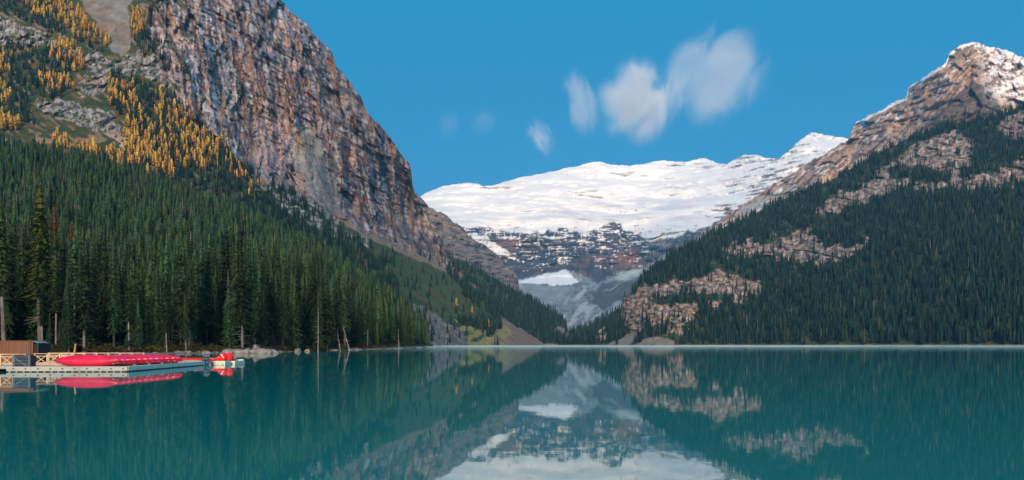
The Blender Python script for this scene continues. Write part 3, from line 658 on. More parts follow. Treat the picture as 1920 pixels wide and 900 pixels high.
# near variants: (trunk, crown), nominal height 24 m
NV = []
for i in range(9):
    h = 24.0; base = [.10, .22, .06, .30, .14, .38, .18, .08, .26][i]; r0 = [2.5, 2.1, 2.9, 1.9, 2.4, 1.8, 2.2, 2.7, 2.0][i]
    V, T = spruce_crown(h, r0, base, 52, 9, 4, 100+i, droop=[.5, .35, .6, .4, .45, .3, .55, .4, .5][i], ragged=[.5, .7, .4, .8, .6, .9, .6, .5, .7][i], point=[1, .8, 1.1, .7, .9, .65, .9, 1, .8][i])
    V, T = tier_core(h, r0, base, 20, 6, i, [1, .8, 1.1, .7, .9, .65, .9, 1, .8][i], V, T, .5)
    tr = trunk_mesh('trunk', h, .26, (m_pale if i in (3, 5) else m_bark if i % 2 else m_barkd), .15, 26, i, s0=.04, s1=base+.15)
    NV.append((tr, mesh_from('crown', V, T, m_spruce)))
NVL = (NV[3][0], NV[3][1].copy()); NVL[1].materials.clear(); NVL[1].materials.append(m_light)
NVR = (NV[1][0], NV[1][1].copy()); NVR[1].materials.clear(); NVR[1].materials.append(m_rust)
# mid variants for the mass of the forest, nominal height 20 m, one mesh each
def mid_variant(seed, h, r0, whorls, per, m, mb_, base=.05, droop=.45, point=.95, ragged=.55, core=.85):
    V, T = spruce_crown(h, r0, base, whorls, per, 1, seed, droop, ragged, point)
    V, T = tier_core(h, r0, base, whorls//2, 6, seed, point, V, T, core); nv = len(V)
    tm = MB().tube([(0, 0, -1.5), (0, 0, h*.5), (0, 0, h*.95)], [.24, .15, .03], 4, caps=False)
    T2 = []
    for f in tm.f: T2 += [(f[0]+nv, f[1]+nv, f[2]+nv), (f[0]+nv, f[2]+nv, f[3]+nv)]
    me = npmesh('conifer', np.array(V + tm.v), np.array(list(T) + T2)); me.materials.append(m); me.materials.append(mb_)
    mi = np.zeros(len(me.polygons), np.int32); mi[len(T):] = 1; me.polygons.foreach_set('material_index', mi)
    return me
LARC = bpy.data.collections.new('larches'); MIDC = bpy.data.collections.new('mid_conifers'); FARC = bpy.data.collections.new('far_conifers')
for i in range(6):
    MIDC.objects.link(bpy.data.objects.new('mid_conifer_source', mid_variant(200+i, 20, [2.9, 2.2, 3.1, 2.0, 2.6, 3.4][i], 24, 8, m_spruce, m_bark, base=[.08, .2, .05, .3, .12, .04][i])))
for i in range(5):
    FARC.objects.link(bpy.data.objects.new('far_conifer_source', mid_variant(300+i, 20, [2.7, 2.2, 3.0, 2.1, 3.2][i], 17, 6, m_spruce_far, m_bark, base=.05)))
for i in range(2): MIDC.objects.link(bpy.data.objects.new('mid_conifer_source', mid_variant(250+i, 20, [2.6, 1.6][i], 24, 8, [m_light, m_dead][i], m_bark, base=[.15, .2][i], core=[.8, .2][i])))
for i in range(2): FARC.objects.link(bpy.data.objects.new('far_conifer_source', mid_variant(350+i, 20, [2.6, 1.6][i], 17, 6, [m_olfar, m_dead][i], m_bark, base=.1, core=[.8, .3][i])))
LARM = [mid_variant(400+i, 15, [3.0, 2.4, 3.5, 2.7, 2.2][i], 24, 9, m_larch, m_barkd, base=.06, droop=.1, point=.65, ragged=1.0, core=.85) for i in range(5)]

def stuff_forest(name, label, P, hs, coll, nominal, seed, nvar):
    r = np.random.default_rng(seed); n = len(P)
    me = bpy.data.meshes.new(name); me.vertices.add(n); me.vertices.foreach_set('co', np.ascontiguousarray(P, np.float32).ravel())
    def attr(nm, ty, v):
        a = me.attributes.new(nm, ty, 'POINT'); a.data.foreach_set('value', v)
    attr('rot', 'FLOAT', r.uniform(0, 6.28, n).astype(np.float32)); attr('scl', 'FLOAT', (hs/nominal).astype(np.float32))
    attr('wid', 'FLOAT', (hs/nominal*r.uniform(.8, 1.25, n)).astype(np.float32)); q_ = r.random(n); ix = r.integers(0, nvar, n)
    if coll is not LARC: ix = np.where(q_ < .09, nvar, np.where(q_ < .115, nvar+1, ix))
    attr('idx', 'INT', ix.astype(np.int32))
    o = tag(link(name, me), label=label, cat='forest', kind='stuff')
    ng = bpy.data.node_groups.new(name, 'GeometryNodeTree')
    ng.interface.new_socket('Geometry', in_out='INPUT', socket_type='NodeSocketGeometry'); ng.interface.new_socket('Geometry', in_out='OUTPUT', socket_type='NodeSocketGeometry')
    N, L = ng.nodes.new, ng.links.new
    gi = N('NodeGroupInput'); go = N('NodeGroupOutput'); ip = N('GeometryNodeInstanceOnPoints'); ci = N('GeometryNodeCollectionInfo')
    ci.inputs['Collection'].default_value = coll; ci.inputs['Separate Children'].default_value = True; ci.inputs['Reset Children'].default_value = True
    def na(nm, ty):
        a = N('GeometryNodeInputNamedAttribute'); a.data_type = ty; a.inputs[0].default_value = nm; return a.outputs[0]
    c1 = N('ShaderNodeCombineXYZ'); L(na('rot', 'FLOAT'), c1.inputs[2]); c2 = N('ShaderNodeCombineXYZ')
    wd = na('wid', 'FLOAT'); L(wd, c2.inputs[0]); L(wd, c2.inputs[1]); L(na('scl', 'FLOAT'), c2.inputs[2])
    ip.inputs['Pick Instance'].default_value = True
    L(gi.outputs[0], ip.inputs['Points']); L(ci.outputs[0], ip.inputs['Instance']); L(na('idx', 'INT'), ip.inputs['Instance Index'])
    L(c1.outputs[0], ip.inputs['Rotation']); L(c2.outputs[0], ip.inputs['Scale']); L(ip.outputs[0], go.inputs[0])
    o.modifiers.new('scatter', 'NODES').node_group = ng
    return o
def topx(P, hs):
    x = CX + P[:, 0]/P[:, 1]*F; yb = CY - (P[:, 2]-H)/P[:, 1]*F; return x, yb, yb - hs/P[:, 1]*F

# --- left bank forest
def dens0(px, py, W, D):
    f = np.interp(px, *np.array(foot0, float).T) - py
    edge = sm(.5, 2.0, f)
    return edge*(1.0 + 1.2*(D < 330))*(.75 + .5*sm(-.2, .3, fbm(W[..., 0]/40, W[..., 1]/40, 3, 2)))*(.3 + .7*sm(-250, -80, px))*sm(812, 796, px)
P0 = L0.scatter(8000, dens0, 11, 1.0)
h0 = rng.triangular(10, 20, 36, len(P0))
keep = ~((P0[:, 1] < 235) & (rng.random(len(P0)) < .15)); P0 = P0[keep]; h0 = h0[keep]
h0 = np.where((P0[:, 1] < 235) & (rng.random(len(P0)) < .25), h0*.5, h0)
x_, yb_, yt_ = topx(P0, h0)
h0 = np.where(x_ > 620, h0*(1 - .22*sm(620, 800, x_)), h0)
x_, yb_, yt_ = topx(P0, h0)
order = np.argsort(P0[:, 1]); buf = np.interp(np.arange(-50, 2000), *np.array(foot0, float).T); vis = np.zeros(len(P0))
for i in order:
    if not (-10 < x_[i] < 1925): continue
    hw = max(1.5, .05*(yb_[i]-yt_[i])); a, b = int(x_[i]-hw)+50, int(x_[i]+hw)+51
    a = max(a, 0); seg = buf[a:b]; v = seg.mean() - yt_[i]
    if v > 0: vis[i] = min(v, 250)*(2*hw); np.minimum(seg, yt_[i] + .3*(yb_[i]-yt_[i]), out=seg)
big = np.argsort(-vis)[:285]; bigset = np.zeros(len(P0), bool); bigset[big] = True
# hero trees the photograph singles out: px, distance, top row, variant, label
def ground0(px, d):
    j = int(np.clip(np.searchsorted(L0.PX[0], px), 0, L0.PX.shape[1]-1)); col = L0.W[:, j]
    return float(np.interp(d, col[:, 1], col[:, 2]))
def tree(kind, cat, pair, loc, sx, sz, rz, label, group=None, tilt=(0, 0)):
    t = empty(kind, loc, rz, label=label, cat=cat, group=group); t.scale = (sx, sx, sz); t.rotation_euler = (tilt[0], tilt[1], rz)
    for nm, me in zip(('trunk', 'crown'), pair): link(nm, me, t)
    return t
WH = [(28, 'above the shed at the frame edge'), (62, 'above the brown shed'), (100, 'above the braced railing'), (140, 'behind the leaning post'), (185, 'behind the front canoe'), (230, 'behind the second canoe'), (270, 'above the middle canoes'),
      (310, 'above the rear canoes'), (345, 'behind the farthest canoe'), (378, 'behind the skiff'), (402, 'behind the outboard motor'), (440, 'behind the bright red bows'), (470, 'left of the largest boulder'), (505, 'above the largest boulder'), (545, 'right of the boulders'),
      (580, 'above the blocky boulder'), (615, 'by the white dead trunk'), (640, 'left of the leaning snags'), (670, 'behind the leaning snags'), (705, 'right of the leaning snags'), (740, 'before the headland tip'), (9999, 'at the headland tip')]
def where(x): return next(t for lim, t in WH if x < lim)
GS = 'spruces in the forest on the left bank'
for i in big:
    x = x_[i]; hpx = yb_[i]-yt_[i]; d = P0[i, 1]
    row = 'young' if h0[i] < 13 else ('tall' if h0[i] > 23 else 'mid height' if h0[i] > 18 else 'shorter')
    pos = 'front row' if d < shore_d(x) + 28 else ('second rank' if d < shore_d(x) + 90 else 'upper slope')
    s = h0[i]/24
    v = random.randrange(9); wf = random.uniform(.85, 1.3); wid = ' slim' if wf < .96 else ' broad' if wf > 1.17 else ''
    tree('spruce_tree', 'tree', NV[v], tuple(P0[i]), s*wf, s, random.uniform(0, 6.28), f'{row}{wid} green spruce in the {pos} {where(x)}', GS, tilt=(random.uniform(-.02, .02), random.uniform(-.02, .02)))
heroes = [(76, 205, 340, NVL, 1.75, 'tallest pale olive spruce with a long bare grey trunk above the brown shed'),
          (12, 215, 470, NV[6], 1.0, 'thin ragged spruce at the left edge behind the shed'),
          (126, 207, 500, NVL, .9, 'small olive spruce beside the tallest one at left'),
          (102, 260, 385, NVR, 1.1, 'rust red dying spruce just right of the tallest olive one'),
          (133, 300, 418, NVR, 1.1, 'shorter rust red dying spruce, second from the left'),
          (290, 222, 470, NVL, 1.0, 'olive spruce with a grey trunk above the middle of the canoe row'),
          (388, 226, 448, NV[3], 1.1, 'tall narrow spruce standing over the outboard motor'),
          (597, 264, 540, NV[0], 1.2, 'sparse spruce with a white lower trunk at the shore right of the boulders'),
          (170, 209, 545, NVL, 1.0, 'short bushy olive spruce behind the leaning timber post'),
          (245, 215, 505, NV[5], 1.0, 'slim spruce with a bare grey trunk above the canoes')]
for (px, d, yt, pair, wd, lab) in heroes:
    z = ground0(px, d); hh = (CY - yt)/F*d + H - z; s = hh/24
    tree('spruce_tree', 'tree', pair, ((px-CX)/F*d, d, z), s*wd*.8, s, random.uniform(0, 6), lab)
snags = [(196, 300, 455, .0, .22, 'bare pale snag standing above the canoes'), (163, 206, 595, .02, .10, 'short leaning snag behind the canoes'),
         (318, 212, 610, -.12, .12, 'thin dead trunk leaning left near the end of the canoes'),
         (352, 216, 612, .14, .12, 'thin dead trunk leaning right behind the skiff'), (596, 262, 575, .0, .13, 'straight white dead trunk rising from the shore'),
         (655, 300, 605, -.28, .2, 'bleached dead trunk leaning left over the shore'), (638, 292, 620, -.22, .15, 'smaller bleached trunk leaning beside the larger one'),
         (748, 420, 615, -.05, .2, 'pale snag near the tip of the headland'), (478, 236, 570, .03, .12, 'grey snag behind the pale boulders'), (222, 250, 500, 0, .12, 'slim pale dead trunk above the canoe row'),
         (512, 245, 590, -.03, .1, 'short grey snag right of the boulders'), (430, 224, 560, .02, .12, 'grey snag behind the cream floats')]
for i, (px, d, yt, tl, rr, lab) in enumerate(snags):
    z = ground0(px, d); hh = (CY - yt)/F*d + H - z
    o = link('dead_tree', trunk_mesh('dead_tree', hh, rr, m_snag, .12, 22, 50+i, s0=.15), None, ((px-CX)/F*d, d, z)); o.rotation_euler = (0, tl, random.random())
    tag(o, label=lab, cat='dead tree')
rest = ~bigset
stuff_forest('conifer_forest', 'dense dark green conifers filling the left bank behind the nearest trees', P0[rest], h0[rest], MIDC, 20, 3, 6)

# --- sparser conifers on the left mountain
DARKZ = [([(-420,-60),(60,-40),(120,60),(200,105),(215,112),(110,72),(0,30),(-420,20)], 1.0), ([(-420,70),(0,80),(60,84),(120,105),(150,150),(110,190),(60,185),(60,235),(-420,240)], 1.0),
         ([(200,120),(260,150),(330,190),(440,300),(520,345),(640,430),(700,480),(760,560),(700,560),(560,460),(440,400),(300,350),(160,300),(230,290),(300,300),(250,240),(210,200)], 1.1),
         ([(245,60),(290,60),(330,110),(380,160),(300,130),(255,95)], .8), ([(280,-60),(350,-60),(340,0),(290,20)], .8),
         ([(845,492),(900,538),(945,595),(930,605),(880,560),(830,510)], 1.4), ([(836,585),(880,600),(940,600),(955,606),(915,635),(870,605)], 1.3), ([(640,440),(700,470),(740,490),(720,520),(640,480)], .8), ([(690,540),(800,600),(800,655),(760,640)], .8)]
def densA(px, py, W, D):
    m = 0
    for k, (z, wt_) in enumerate(DARKZ): m = np.maximum(m, wt_*zone(px, py, z, 10, 26, 40+k))
    m = m*(1 - .9*rock1(px, py))*(1 - zone(px, py, GULLY, 8, 24, 16))
    m = m + .05*sm(560, 700, px)*(py > 470)*(1 - sm(840, 960, px))
    return m*sm(-.25, .2, fbm(px/14, py/10, 55, 3))
PA = L1.scatter(8500, densA, 21, .8); hA = rng.uniform(10, 22, len(PA))
stuff_forest('mountainside_conifers', 'dark conifers scattered over the ledges and gullies of the left mountain', PA, hA, FARC, 20, 5, 5)

# --- golden larches
LZ = [([(20,-10),(110,-10),(165,40),(212,82),(205,98),(150,82),(120,48),(60,26)], 1.0, 'above the pale rock band'), ([(95,78),(140,82),(165,130),(130,145),(95,112)], .9, 'between the two pale rock bands'),
      ([(70,150),(135,145),(150,175),(80,180)], 1.2, 'on the terrace above the small cliff'), ([(200,155),(250,160),(262,215),(205,200)], 1.0, 'right of the pale stream bed'),
      ([(285,170),(330,200),(420,270),(430,320),(350,322),(300,260)], 1.0, 'at the foot of the brown cliff'), ([(235,215),(290,235),(330,300),(280,325),(230,290)], 1.1, 'beside the brown gully path'),
      ([(100,262),(170,280),(310,308),(330,332),(200,314),(100,276)], 1.8, 'along the upper edge of the dark forest'), ([(-60,95),(18,100),(18,140),(-60,140)], 1.0, 'at the left edge of the terrace'), ([(-60,160),(25,170),(20,200),(-60,200)], .9, 'at the left edge below the rock band'),
      ([(-60,215),(38,225),(32,245),(-60,240)], 1.4, 'at the left edge above the forest'), ([(243,22),(282,25),(275,62),(245,65)], 1.3, 'right of the scree gully'), ([(420,290),(470,330),(500,350),(470,352),(430,330)], .7, 'at the lower end of the brown cliff')]
def densL(px, py, W, D):
    m = 0
    for k, (z, wt_, _) in enumerate(LZ): m = np.maximum(m, wt_*zone(px, py, z, 7, 20, 70+k))
    return m*sm(-.2, .15, fbm(px/12, py/12, 91, 3))
PL = L1.scatter(1350, densL, 31, .6); hL = rng.triangular(9, 15, 25, len(PL)); xl, ybl, ytl = topx(PL, hL)
ordl = np.argsort(-(ybl-ytl)*((xl > -5)*1.0)); GL = 'golden larches on the left mountain'
for n_, i in enumerate(ordl[:290]):
    o = link('larch_tree', LARM[random.randrange(5)], None, tuple(PL[i])); s = hL[i]/15; o.scale = (s*1.1, s*1.1, s); o.rotation_euler = (0, 0, random.uniform(0, 6.28))
    dd = [min((xl[i]-sum(p[0] for p in z)/len(z))**2 + (ybl[i]-sum(p[1] for p in z)/len(z))**2 for _ in (0,)) for z, _, _ in LZ]
    zk = int(np.argmin(dd)); zx = [p[0] for p in LZ[zk][0]]; fr_ = (xl[i]-min(zx))/(max(zx)-min(zx)); part_ = 'left part' if fr_ < .3 else 'right part' if fr_ > .7 else 'middle'
    tag(o, label=('tall' if hL[i] > 17 else 'small' if hL[i] < 13.5 else 'mid sized') + ' golden larch, ' + part_ + ' of cluster ' + LZ[zk][2], cat='tree', group=GL)
rl = ordl[290:]
for m_ in LARM: LARC.objects.link(bpy.data.objects.new('larch_source', m_))
fo = stuff_forest('larch_stand', 'smaller golden larches filling in between the others on the left mountain', PL[rl], hL[rl], LARC, 15, 6, 5)
for (px, py, hh, lab) in [(855, 578, 24, 'single golden larch high on the dark tree strip above the scree'), (885, 590, 20, 'middle one of three golden larches above the yellow grass'), (916, 616, 22, 'lowest golden larch at the right end of the tree strip above the scree'),
                          (455, 334, 20, 'golden larch just below the grey cliff slab'), (467, 372, 24, 'lone golden larch among dark spruces below the cliff'), (471, 390, 14, 'small golden larch beneath the lone one')]:
    j = int(np.argmin(np.abs(L1.PX[0]-px))); i = int(np.argmin(np.abs(L1.PY[:, j]-py))); p = L1.W[i, j]
    o = link('larch_tree', LARM[0], None, tuple(p)); s = hh/F*p[1]/15; s *= .85; o.scale = (s*1.2, s*1.2, s); tag(o, label=lab, cat='tree')
for (px, py, lab) in [(650, 470, 'rust red tree on the ledges below the big cliff'), (668, 492, 'small rust red tree lower on the ledges'), ]:
    j = int(np.argmin(np.abs(L1.PX[0]-px))); i = int(np.argmin(np.abs(L1.PY[:, j]-py))); p = L1.W[i, j]
    tree('spruce_tree', 'tree', NVR, tuple(p), .75, .75, 0, lab)

# --- the right slope, and the valley
def dens4(px, py, W, D):
    m = (1 - .97*rockmask4(px, py))*(1 - .75*rockmask4(px, py-11))*(1 - scree4(px, py))
    m = m*(1 - .6*zone(px, py, [(1300,500),(1520,420),(1700,330),(1700,360),(1520,450),(1320,520)], 14, 22, 33)*(fbm(px/14, py/8, 3, 3) > .08))
    return m*(W[..., 2] > 1.2)*sm(2250, 2000, px)*(.25 + sm(-.35, .2, fbm(px/26, py/14, 9, 4)))
P4 = L4.scatter(19000, dens4, 41, .8); h4 = rng.triangular(9, 19, 33, len(P4))
stuff_forest('far_forest', 'dense dark conifer forest covering the slope beyond the right shore', P4, h4, FARC, 20, 7, 5)
P6 = L6.scatter(5200, lambda px, py, W, D: (W[..., 2] > 1.5)*(1 - .9*zone(px, py, [(1040,612),(1062,618),(1085,630),(1060,634),(1040,626)], 4, 12, 2)), 51, .8); h6 = rng.uniform(14, 26, len(P6))
stuff_forest('valley_forest', 'dark conifer woods on the spur at the head of the lake', P6, h6, FARC, 20, 8, 5)
L5T = L5.scatter(500, lambda px, py, W, D: zone(px, py, [(1720,255),(1800,215),(1880,205),(1930,190),(1930,230),(1800,240),(1740,265)], 8, 20, 3), 61, .8)
stuff_forest('treeline_conifers', 'thin line of trees at the foot of the right summit', L5T, rng.uniform(12, 20, len(L5T)), FARC, 20, 9, 5)

# ================================================================== SHORE BOULDERS
m_boulder = mat('granite_boulder', build=noise_col((.12, .115, .11), (.30, .29, .275), 1.1, bump=.4), rough=.9, spec=.2)
import bmesh
def boulder_mesh(seed):
    bm = bmesh.new(); bmesh.ops.create_icosphere(bm, subdivisions=3, radius=1.0)
    co = np.array([v.co[:] for v in bm.verts]); n = fbm(co[:, 0]*.9+seed*5, co[:, 1]*.9, co[:, 2]*.9, 4)
    for v, k in zip(bm.verts, n):
        v.co *= 1 + .42*float(k); v.co.z = max(v.co.z, -.45); v.co.x = round(v.co.x*3.2)/3.2*.35 + v.co.x*.65; v.co.z = round(v.co.z*4)/4*.4 + v.co.z*.6
    me = bpy.data.meshes.new('boulder'); bm.to_mesh(me); bm.free(); me.materials.append(m_boulder); return me
BM = [boulder_mesh(i) for i in range(6)]
bl = [(487, 190.5, 2.5, 1.0, 'largest pale flat boulder on the left shore right of the cream floats'), (478, 194, 1.2, 1.5, 'upright pale boulder standing on the largest flat one'),
      (462, 191, 1.5, .9, 'rounded grey boulder left of the largest flat boulder'), (445, 193, 2.2, .8, 'low grey boulder behind the red canoe bows'), (425, 195, 1.8, .9, 'grey boulder partly behind the upswept red bows'),
      (505, 198, 1.6, .8, 'grey boulder just right of the largest flat boulder'), (557, 241, 1.1, .8, 'pale blocky boulder at the water right of the boulder cluster'), (575, 249, .8, .5, 'small grey boulder next to the pale blocky one')]
for i, (px, d, sx, sz, lab) in enumerate(bl):
    o = link('boulder', BM[i % 6], None, ((px-CX)/F*d, d+1, .15)); o.scale = (sx, sx*.8, sz); o.rotation_euler = (0, 0, i*1.3); tag(o, label=lab, cat='boulder')
for k in range(70):
    px = random.uniform(330, 800) if k < 52 else random.uniform(120, 330); d = float(shore_d(px))*1.004 + random.uniform(0, 4); s = random.uniform(.3, .9)*(1.6 if k % 9 == 0 else 1)*(.6 if k >= 52 else 1)
    o = link('boulder', BM[k % 6], None, ((px-CX)/F*d, d, 0.05)); o.scale = (s*1.4, s, s*.6); o.rotation_euler = (0, 0, random.uniform(0, 6))
    tag(o, label='small grey stone at the waterline ' + ('of the wooded headland' if px > 560 else 'between the boulders and the headland' if px > 500 else 'behind the dock'), cat='boulder', group='stones along the left shore')
# undergrowth at the foot of the trees
m_bush = mat('shore_shrub_leaves', build=noise_col((.025, .040, .014), (.075, .055, .022), 2.0, rnd=.5), rough=.9, spec=.1)
def bush_mesh(seed):
    r = random.Random(seed); V = []; T = []
    for k in range(240):
        a = r.uniform(0, 6.28); q = r.random()**.5; z = r.random()*(1.15-q*.7); p = (math.cos(a)*q, math.sin(a)*q, z); s = r.uniform(.08, .22); o = len(V)
        for j in range(3): V.append((p[0]+r.uniform(-s, s), p[1]+r.uniform(-s, s), p[2]+r.uniform(-s, s)))
        T.append((o, o+1, o+2))
    return mesh_from('shrub', V, T, m_bush)
BU = [bush_mesh(i) for i in range(4)]
for k in range(150):
    px = random.uniform(-5, 800); d = float(shore_d(px)) + random.uniform(3, 12); s = random.uniform(.8, 2.2); z = ground0(px, d)
    o = link('shrub', BU[k % 4], None, ((px-CX)/F*d, d, z-.1)); o.scale = (s*1.3, s*1.3, s); o.rotation_euler = (0, 0, random.uniform(0, 6))
    tag(o, label='low shrub at the forest edge ' + where(px), cat='shrub', group='shrubs along the forest edge')

# ================================================================== DOCK, BOATS, SHED
def plank_wood(c1, c2, sc=2.0, st=(1, 1, 1), rough=.75): return noise_col(c1, c2, sc, st, bump=.2)
m_grey = mat('weathered_dock_timber', build=plank_wood((.30, .32, .32), (.46, .48, .47), 1.2, (.4, 1, 4)), rough=.8)
m_deck = mat('worn_decking', build=plank_wood((.42, .32, .20), (.62, .50, .33), 1.0, (.3, 2, 1)), rough=.8)
m_float = mat('black_dock_float', (.05, .05, .045), .6, noise_col((.04, .04, .035), (.16, .13, .09), 3))
m_rail = mat('pale_rail_timber', build=plank_wood((.55, .40, .25), (.74, .58, .40), 2.5, (1, 1, 1)), rough=.7)
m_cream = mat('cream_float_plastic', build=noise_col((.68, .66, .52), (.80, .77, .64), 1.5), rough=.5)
m_brown = mat('brown_shed_boards', build=noise_col((.135, .058, .034), (.20, .092, .055), 1.3, (6, 1, .4), bump=.3), rough=.75)
m_red = mat('red_canoe_shell', build=noise_col((.50, .004, .045), (.66, .010, .075), 1.4, rnd=.16), rough=.32, spec=.6)
m_red2 = mat('bright_red_shell', build=noise_col((.72, .010, .012), (.82, .02, .02), .8), rough=.25, spec=.6)
m_redd = mat('dark_red_gunwale', (.22, .01, .02), .4)
m_white = mat('white_marking', (.78, .76, .76), .5)
m_navy = mat('navy_panel', build=noise_col((.010, .018, .035), (.025, .035, .06), 2), rough=.5)
m_steel = mat('blue_grey_steel', build=noise_col((.14, .22, .28), (.24, .33, .40), 3), rough=.4, metal=.2)
m_alu = mat('painted_aluminium_hull', build=noise_col((.13, .30, .38), (.20, .38, .46), 1.5), rough=.4, metal=.1)
m_cowl = mat('pale_motor_cowling', build=noise_col((.03, .07, .11), (.22, .30, .36), 3, lo=.5, hi=.65), rough=.3)
m_blue = mat('dark_blue_motor', build=noise_col((.008, .035, .065), (.02, .07, .11), 3), rough=.4)
m_dark = mat('dark_opening', (.012, .012, .014), .8)

# main dock
XR = -28.15; DZ = .36
dock = empty('floating_dock', (-33, 62.6, 0), label='long grey timber dock under the row of red canoes', cat='dock')
def rel(o): o.location = tuple(-c for c in dock.location)
def dpart(mb, nm, m, **k):
    o = mb.build(nm, m, dock, **k); o.location = (33, -62.6, 0); return o
dk = MB(); y = 62.66
while y < 82.2: dk.box(-36.6, XR-.09, y, y+.138, DZ-.045, DZ + .006*random.random()); y += .147
tag(dpart(dk, 'decking', m_deck), kind='stuff')
for k in range(5):                                             # front fascia boards
    x0 = -36.7 + k*1.705; b = MB().box(x0, x0+1.695, 62.5+.006*(k % 2), 62.64, .07, DZ+.03); dpart(b, 'fascia_board', m_grey, bevel=.01)
dock.rotation_euler = (0, 0, R(4.2)); dock.location.y = 62.25
for k in range(8):                                             # right side fascia, cream and painted brighter to offset the shade on it
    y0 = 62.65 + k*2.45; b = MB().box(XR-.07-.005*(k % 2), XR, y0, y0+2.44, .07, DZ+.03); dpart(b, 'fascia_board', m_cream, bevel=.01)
b = MB().box(-36.7, XR-.08, 82.12, 82.25, .10, DZ+.03); dpart(b, 'fascia_board', m_grey)
fm = MB().box(-36.6, XR-.12, 62.62, 82.1, -.25, .095).mesh('float', m_float)
o = link('float', fm, dock); o.location = (33, -62.6, 0)
fm = MB().box(0, .16, 0, .12, -.2, .05).mesh('float_block', mat('stained_float_block', (.30, .28, .20), .6))
for k in range(17): o = link('float_block', fm, dock); o.location = (-36.55 + k*.49 + 33, -.10, 0); o['kind'] = 'stuff' if False else ''
for o in list(COL.objects):
    if o.get('kind') == '': del o['kind']
bk = MB().box(-.06, .06, -.05, .0, -.04, .04)
bm_ = bk.mesh('bolt', m_float)
for k in range(10): o = link('bolt', bm_, dock); o.location = (-36.2 + k*.86 + 33, -.105, .25)
for k in range(6):
    cl_ = MB().tube([(-.14, 0, .12), (.14, 0, .12)], .025, 6).box(-.04, .04, -.03, .03, 0, .1); o = cl_.build('cleat', m_steel, dock); o.location = (XR-.25+33, 2+k*3.1, DZ+.006)

# timber pier at the left that carries shed and railings
pier = empty('timber_pier', (-42, 62.9, 0), label='raised timber pier under the shed at the left edge', cat='pier')
def ppart(mb, nm, m, **k):
    o = mb.build(nm, m, pier, **k); o.location = (42, -62.9, 0); return o
dk = MB(); y = 63.05
while y < 82: dk.box(-60, -36.75, y, y+.16, DZ-.04, DZ+.005*random.random()); y += .17
tag(ppart(dk, 'decking', m_deck), kind='stuff')
for k in range(6): ppart(MB().box(-60+k*3.87, -60+k*3.87+3.86, 62.9+.004*(k % 2), 63.03, .2, DZ+.03), 'edge_beam', m_grey, bevel=.01)
ppart(MB().box(-60, -36.8, 66.0, 66.15, -.3, .28), 'bearer', m_barkd)
for k in range(9):
    for yy in (63.4, 70, 78): ppart(MB().tube([(-59+k*2.7, yy, -4), (-59+k*2.7, yy, .3)], .11, 8), 'pile', m_barkd)

# railings with diamond bracing
def railing(xa, xb, y, posts, label, z0=.36, hgt=.86, mid=True):
    r = empty('timber_railing', ((xa+xb)/2, y, z0), label=label, cat='railing', group=None)
    def rp(mb, nm): o = mb.build(nm, m_rail, r); o.location = (-(xa+xb)/2, -y, -z0); return o
    n = posts; sp = (xb-xa)/(n-1)
    for i in range(n): rp(MB().box(xa+i*sp-.05, xa+i*sp+.05, y-.05, y+.05, z0, z0+hgt), 'post')
    rp(MB().box(xa-.08, xb+.08, y-.075, y+.075, z0+hgt+.003, z0+hgt+.05), 'handrail')
    if mid:
        for zz in (.12,): rp(MB().box(xa, xb, y+.055, y+.09, z0+zz-.03, z0+zz+.03), 'rail')
        rp(MB().box(xa, xb, y+.055, y+.085, z0+hgt-.2, z0+hgt-.15), 'rail')
    for i in range(n-1):
        a = xa+i*sp+.055; b_ = xa+(i+1)*sp-.055
        if i % 2 == 0: rp(MB().beam((a, y-.03, z0+hgt-.1), (b_, y-.03, z0+.1), .035, .05), 'brace'); rp(MB().beam((a, y+.015, z0+.1), (b_, y+.015, z0+hgt-.1), .035, .05), 'brace')
        else: rp(MB().beam((a, y-.03, z0+.1), (b_, y-.03, z0+hgt-.1), .035, .05), 'brace'); rp(MB().beam((a, y+.015, z0+hgt-.1), (b_, y+.015, z0+.1), .035, .05), 'brace')
    return r
railing(-41.8, -37.9, 66.5, 5, 'pale timber railing with crossed braces at the left edge of the dock', mid=True)
railing(-39.3, -35.2, 70.3, 5, 'pale timber railing with crossed braces between navy crate and canoes', mid=True)
railing(-41.5, -33.0, 76.5, 9, 'plain far railing line behind the braced ones', z0=.36, hgt=.85, mid=True)
pl = MB().box(-38.9, -35.8, 69.2, 69.5, DZ+.01, DZ+.07); tag(pl.build('plank', m_rail), label='loose pale plank lying on the deck below the railing', cat='plank')

# navy crate with steel frame and diagonal brace
cx0, cx1, cy0 = -37.05, -35.72, 63.25
cr = empty('gear_crate', ((cx0+cx1)/2, cy0, DZ), label='navy gear crate in a blue grey steel frame on the dock corner', cat='crate')
def cpart(mb, nm, m, **k): o = mb.build(nm, m, cr, **k); o.location = (-(cx0+cx1)/2, -cy0, -DZ); return o
cpart(MB().box(cx0+.04, cx1-.04, cy0+.04, cy0+.86, DZ+.02, DZ+.82), 'body', m_navy, bevel=.02)
for xx in (cx0, cx0+.16, cx1-.13, cx1-.03): cpart(MB().box(xx, xx+.03, cy0-.01, cy0+.03, DZ+.01, DZ+.86), 'frame_post', m_steel)
for zz in (DZ+.2, DZ+.45, DZ+.70): cpart(MB().box(cx0+.05, cx1-.03, cy0+.002, cy0+.032, zz, zz+.018), 'slat', m_steel)
cpart(MB().box(cx0-.02, cx1+.04, cy0-.02, cy0+.9, DZ+.862, DZ+.90), 'lid', m_navy)
cpart(MB().beam((cx0+.2, cy0-.03, DZ+.66), (cx1-.24, cy0-.03, DZ+.04), .03, .035), 'brace', m_steel)

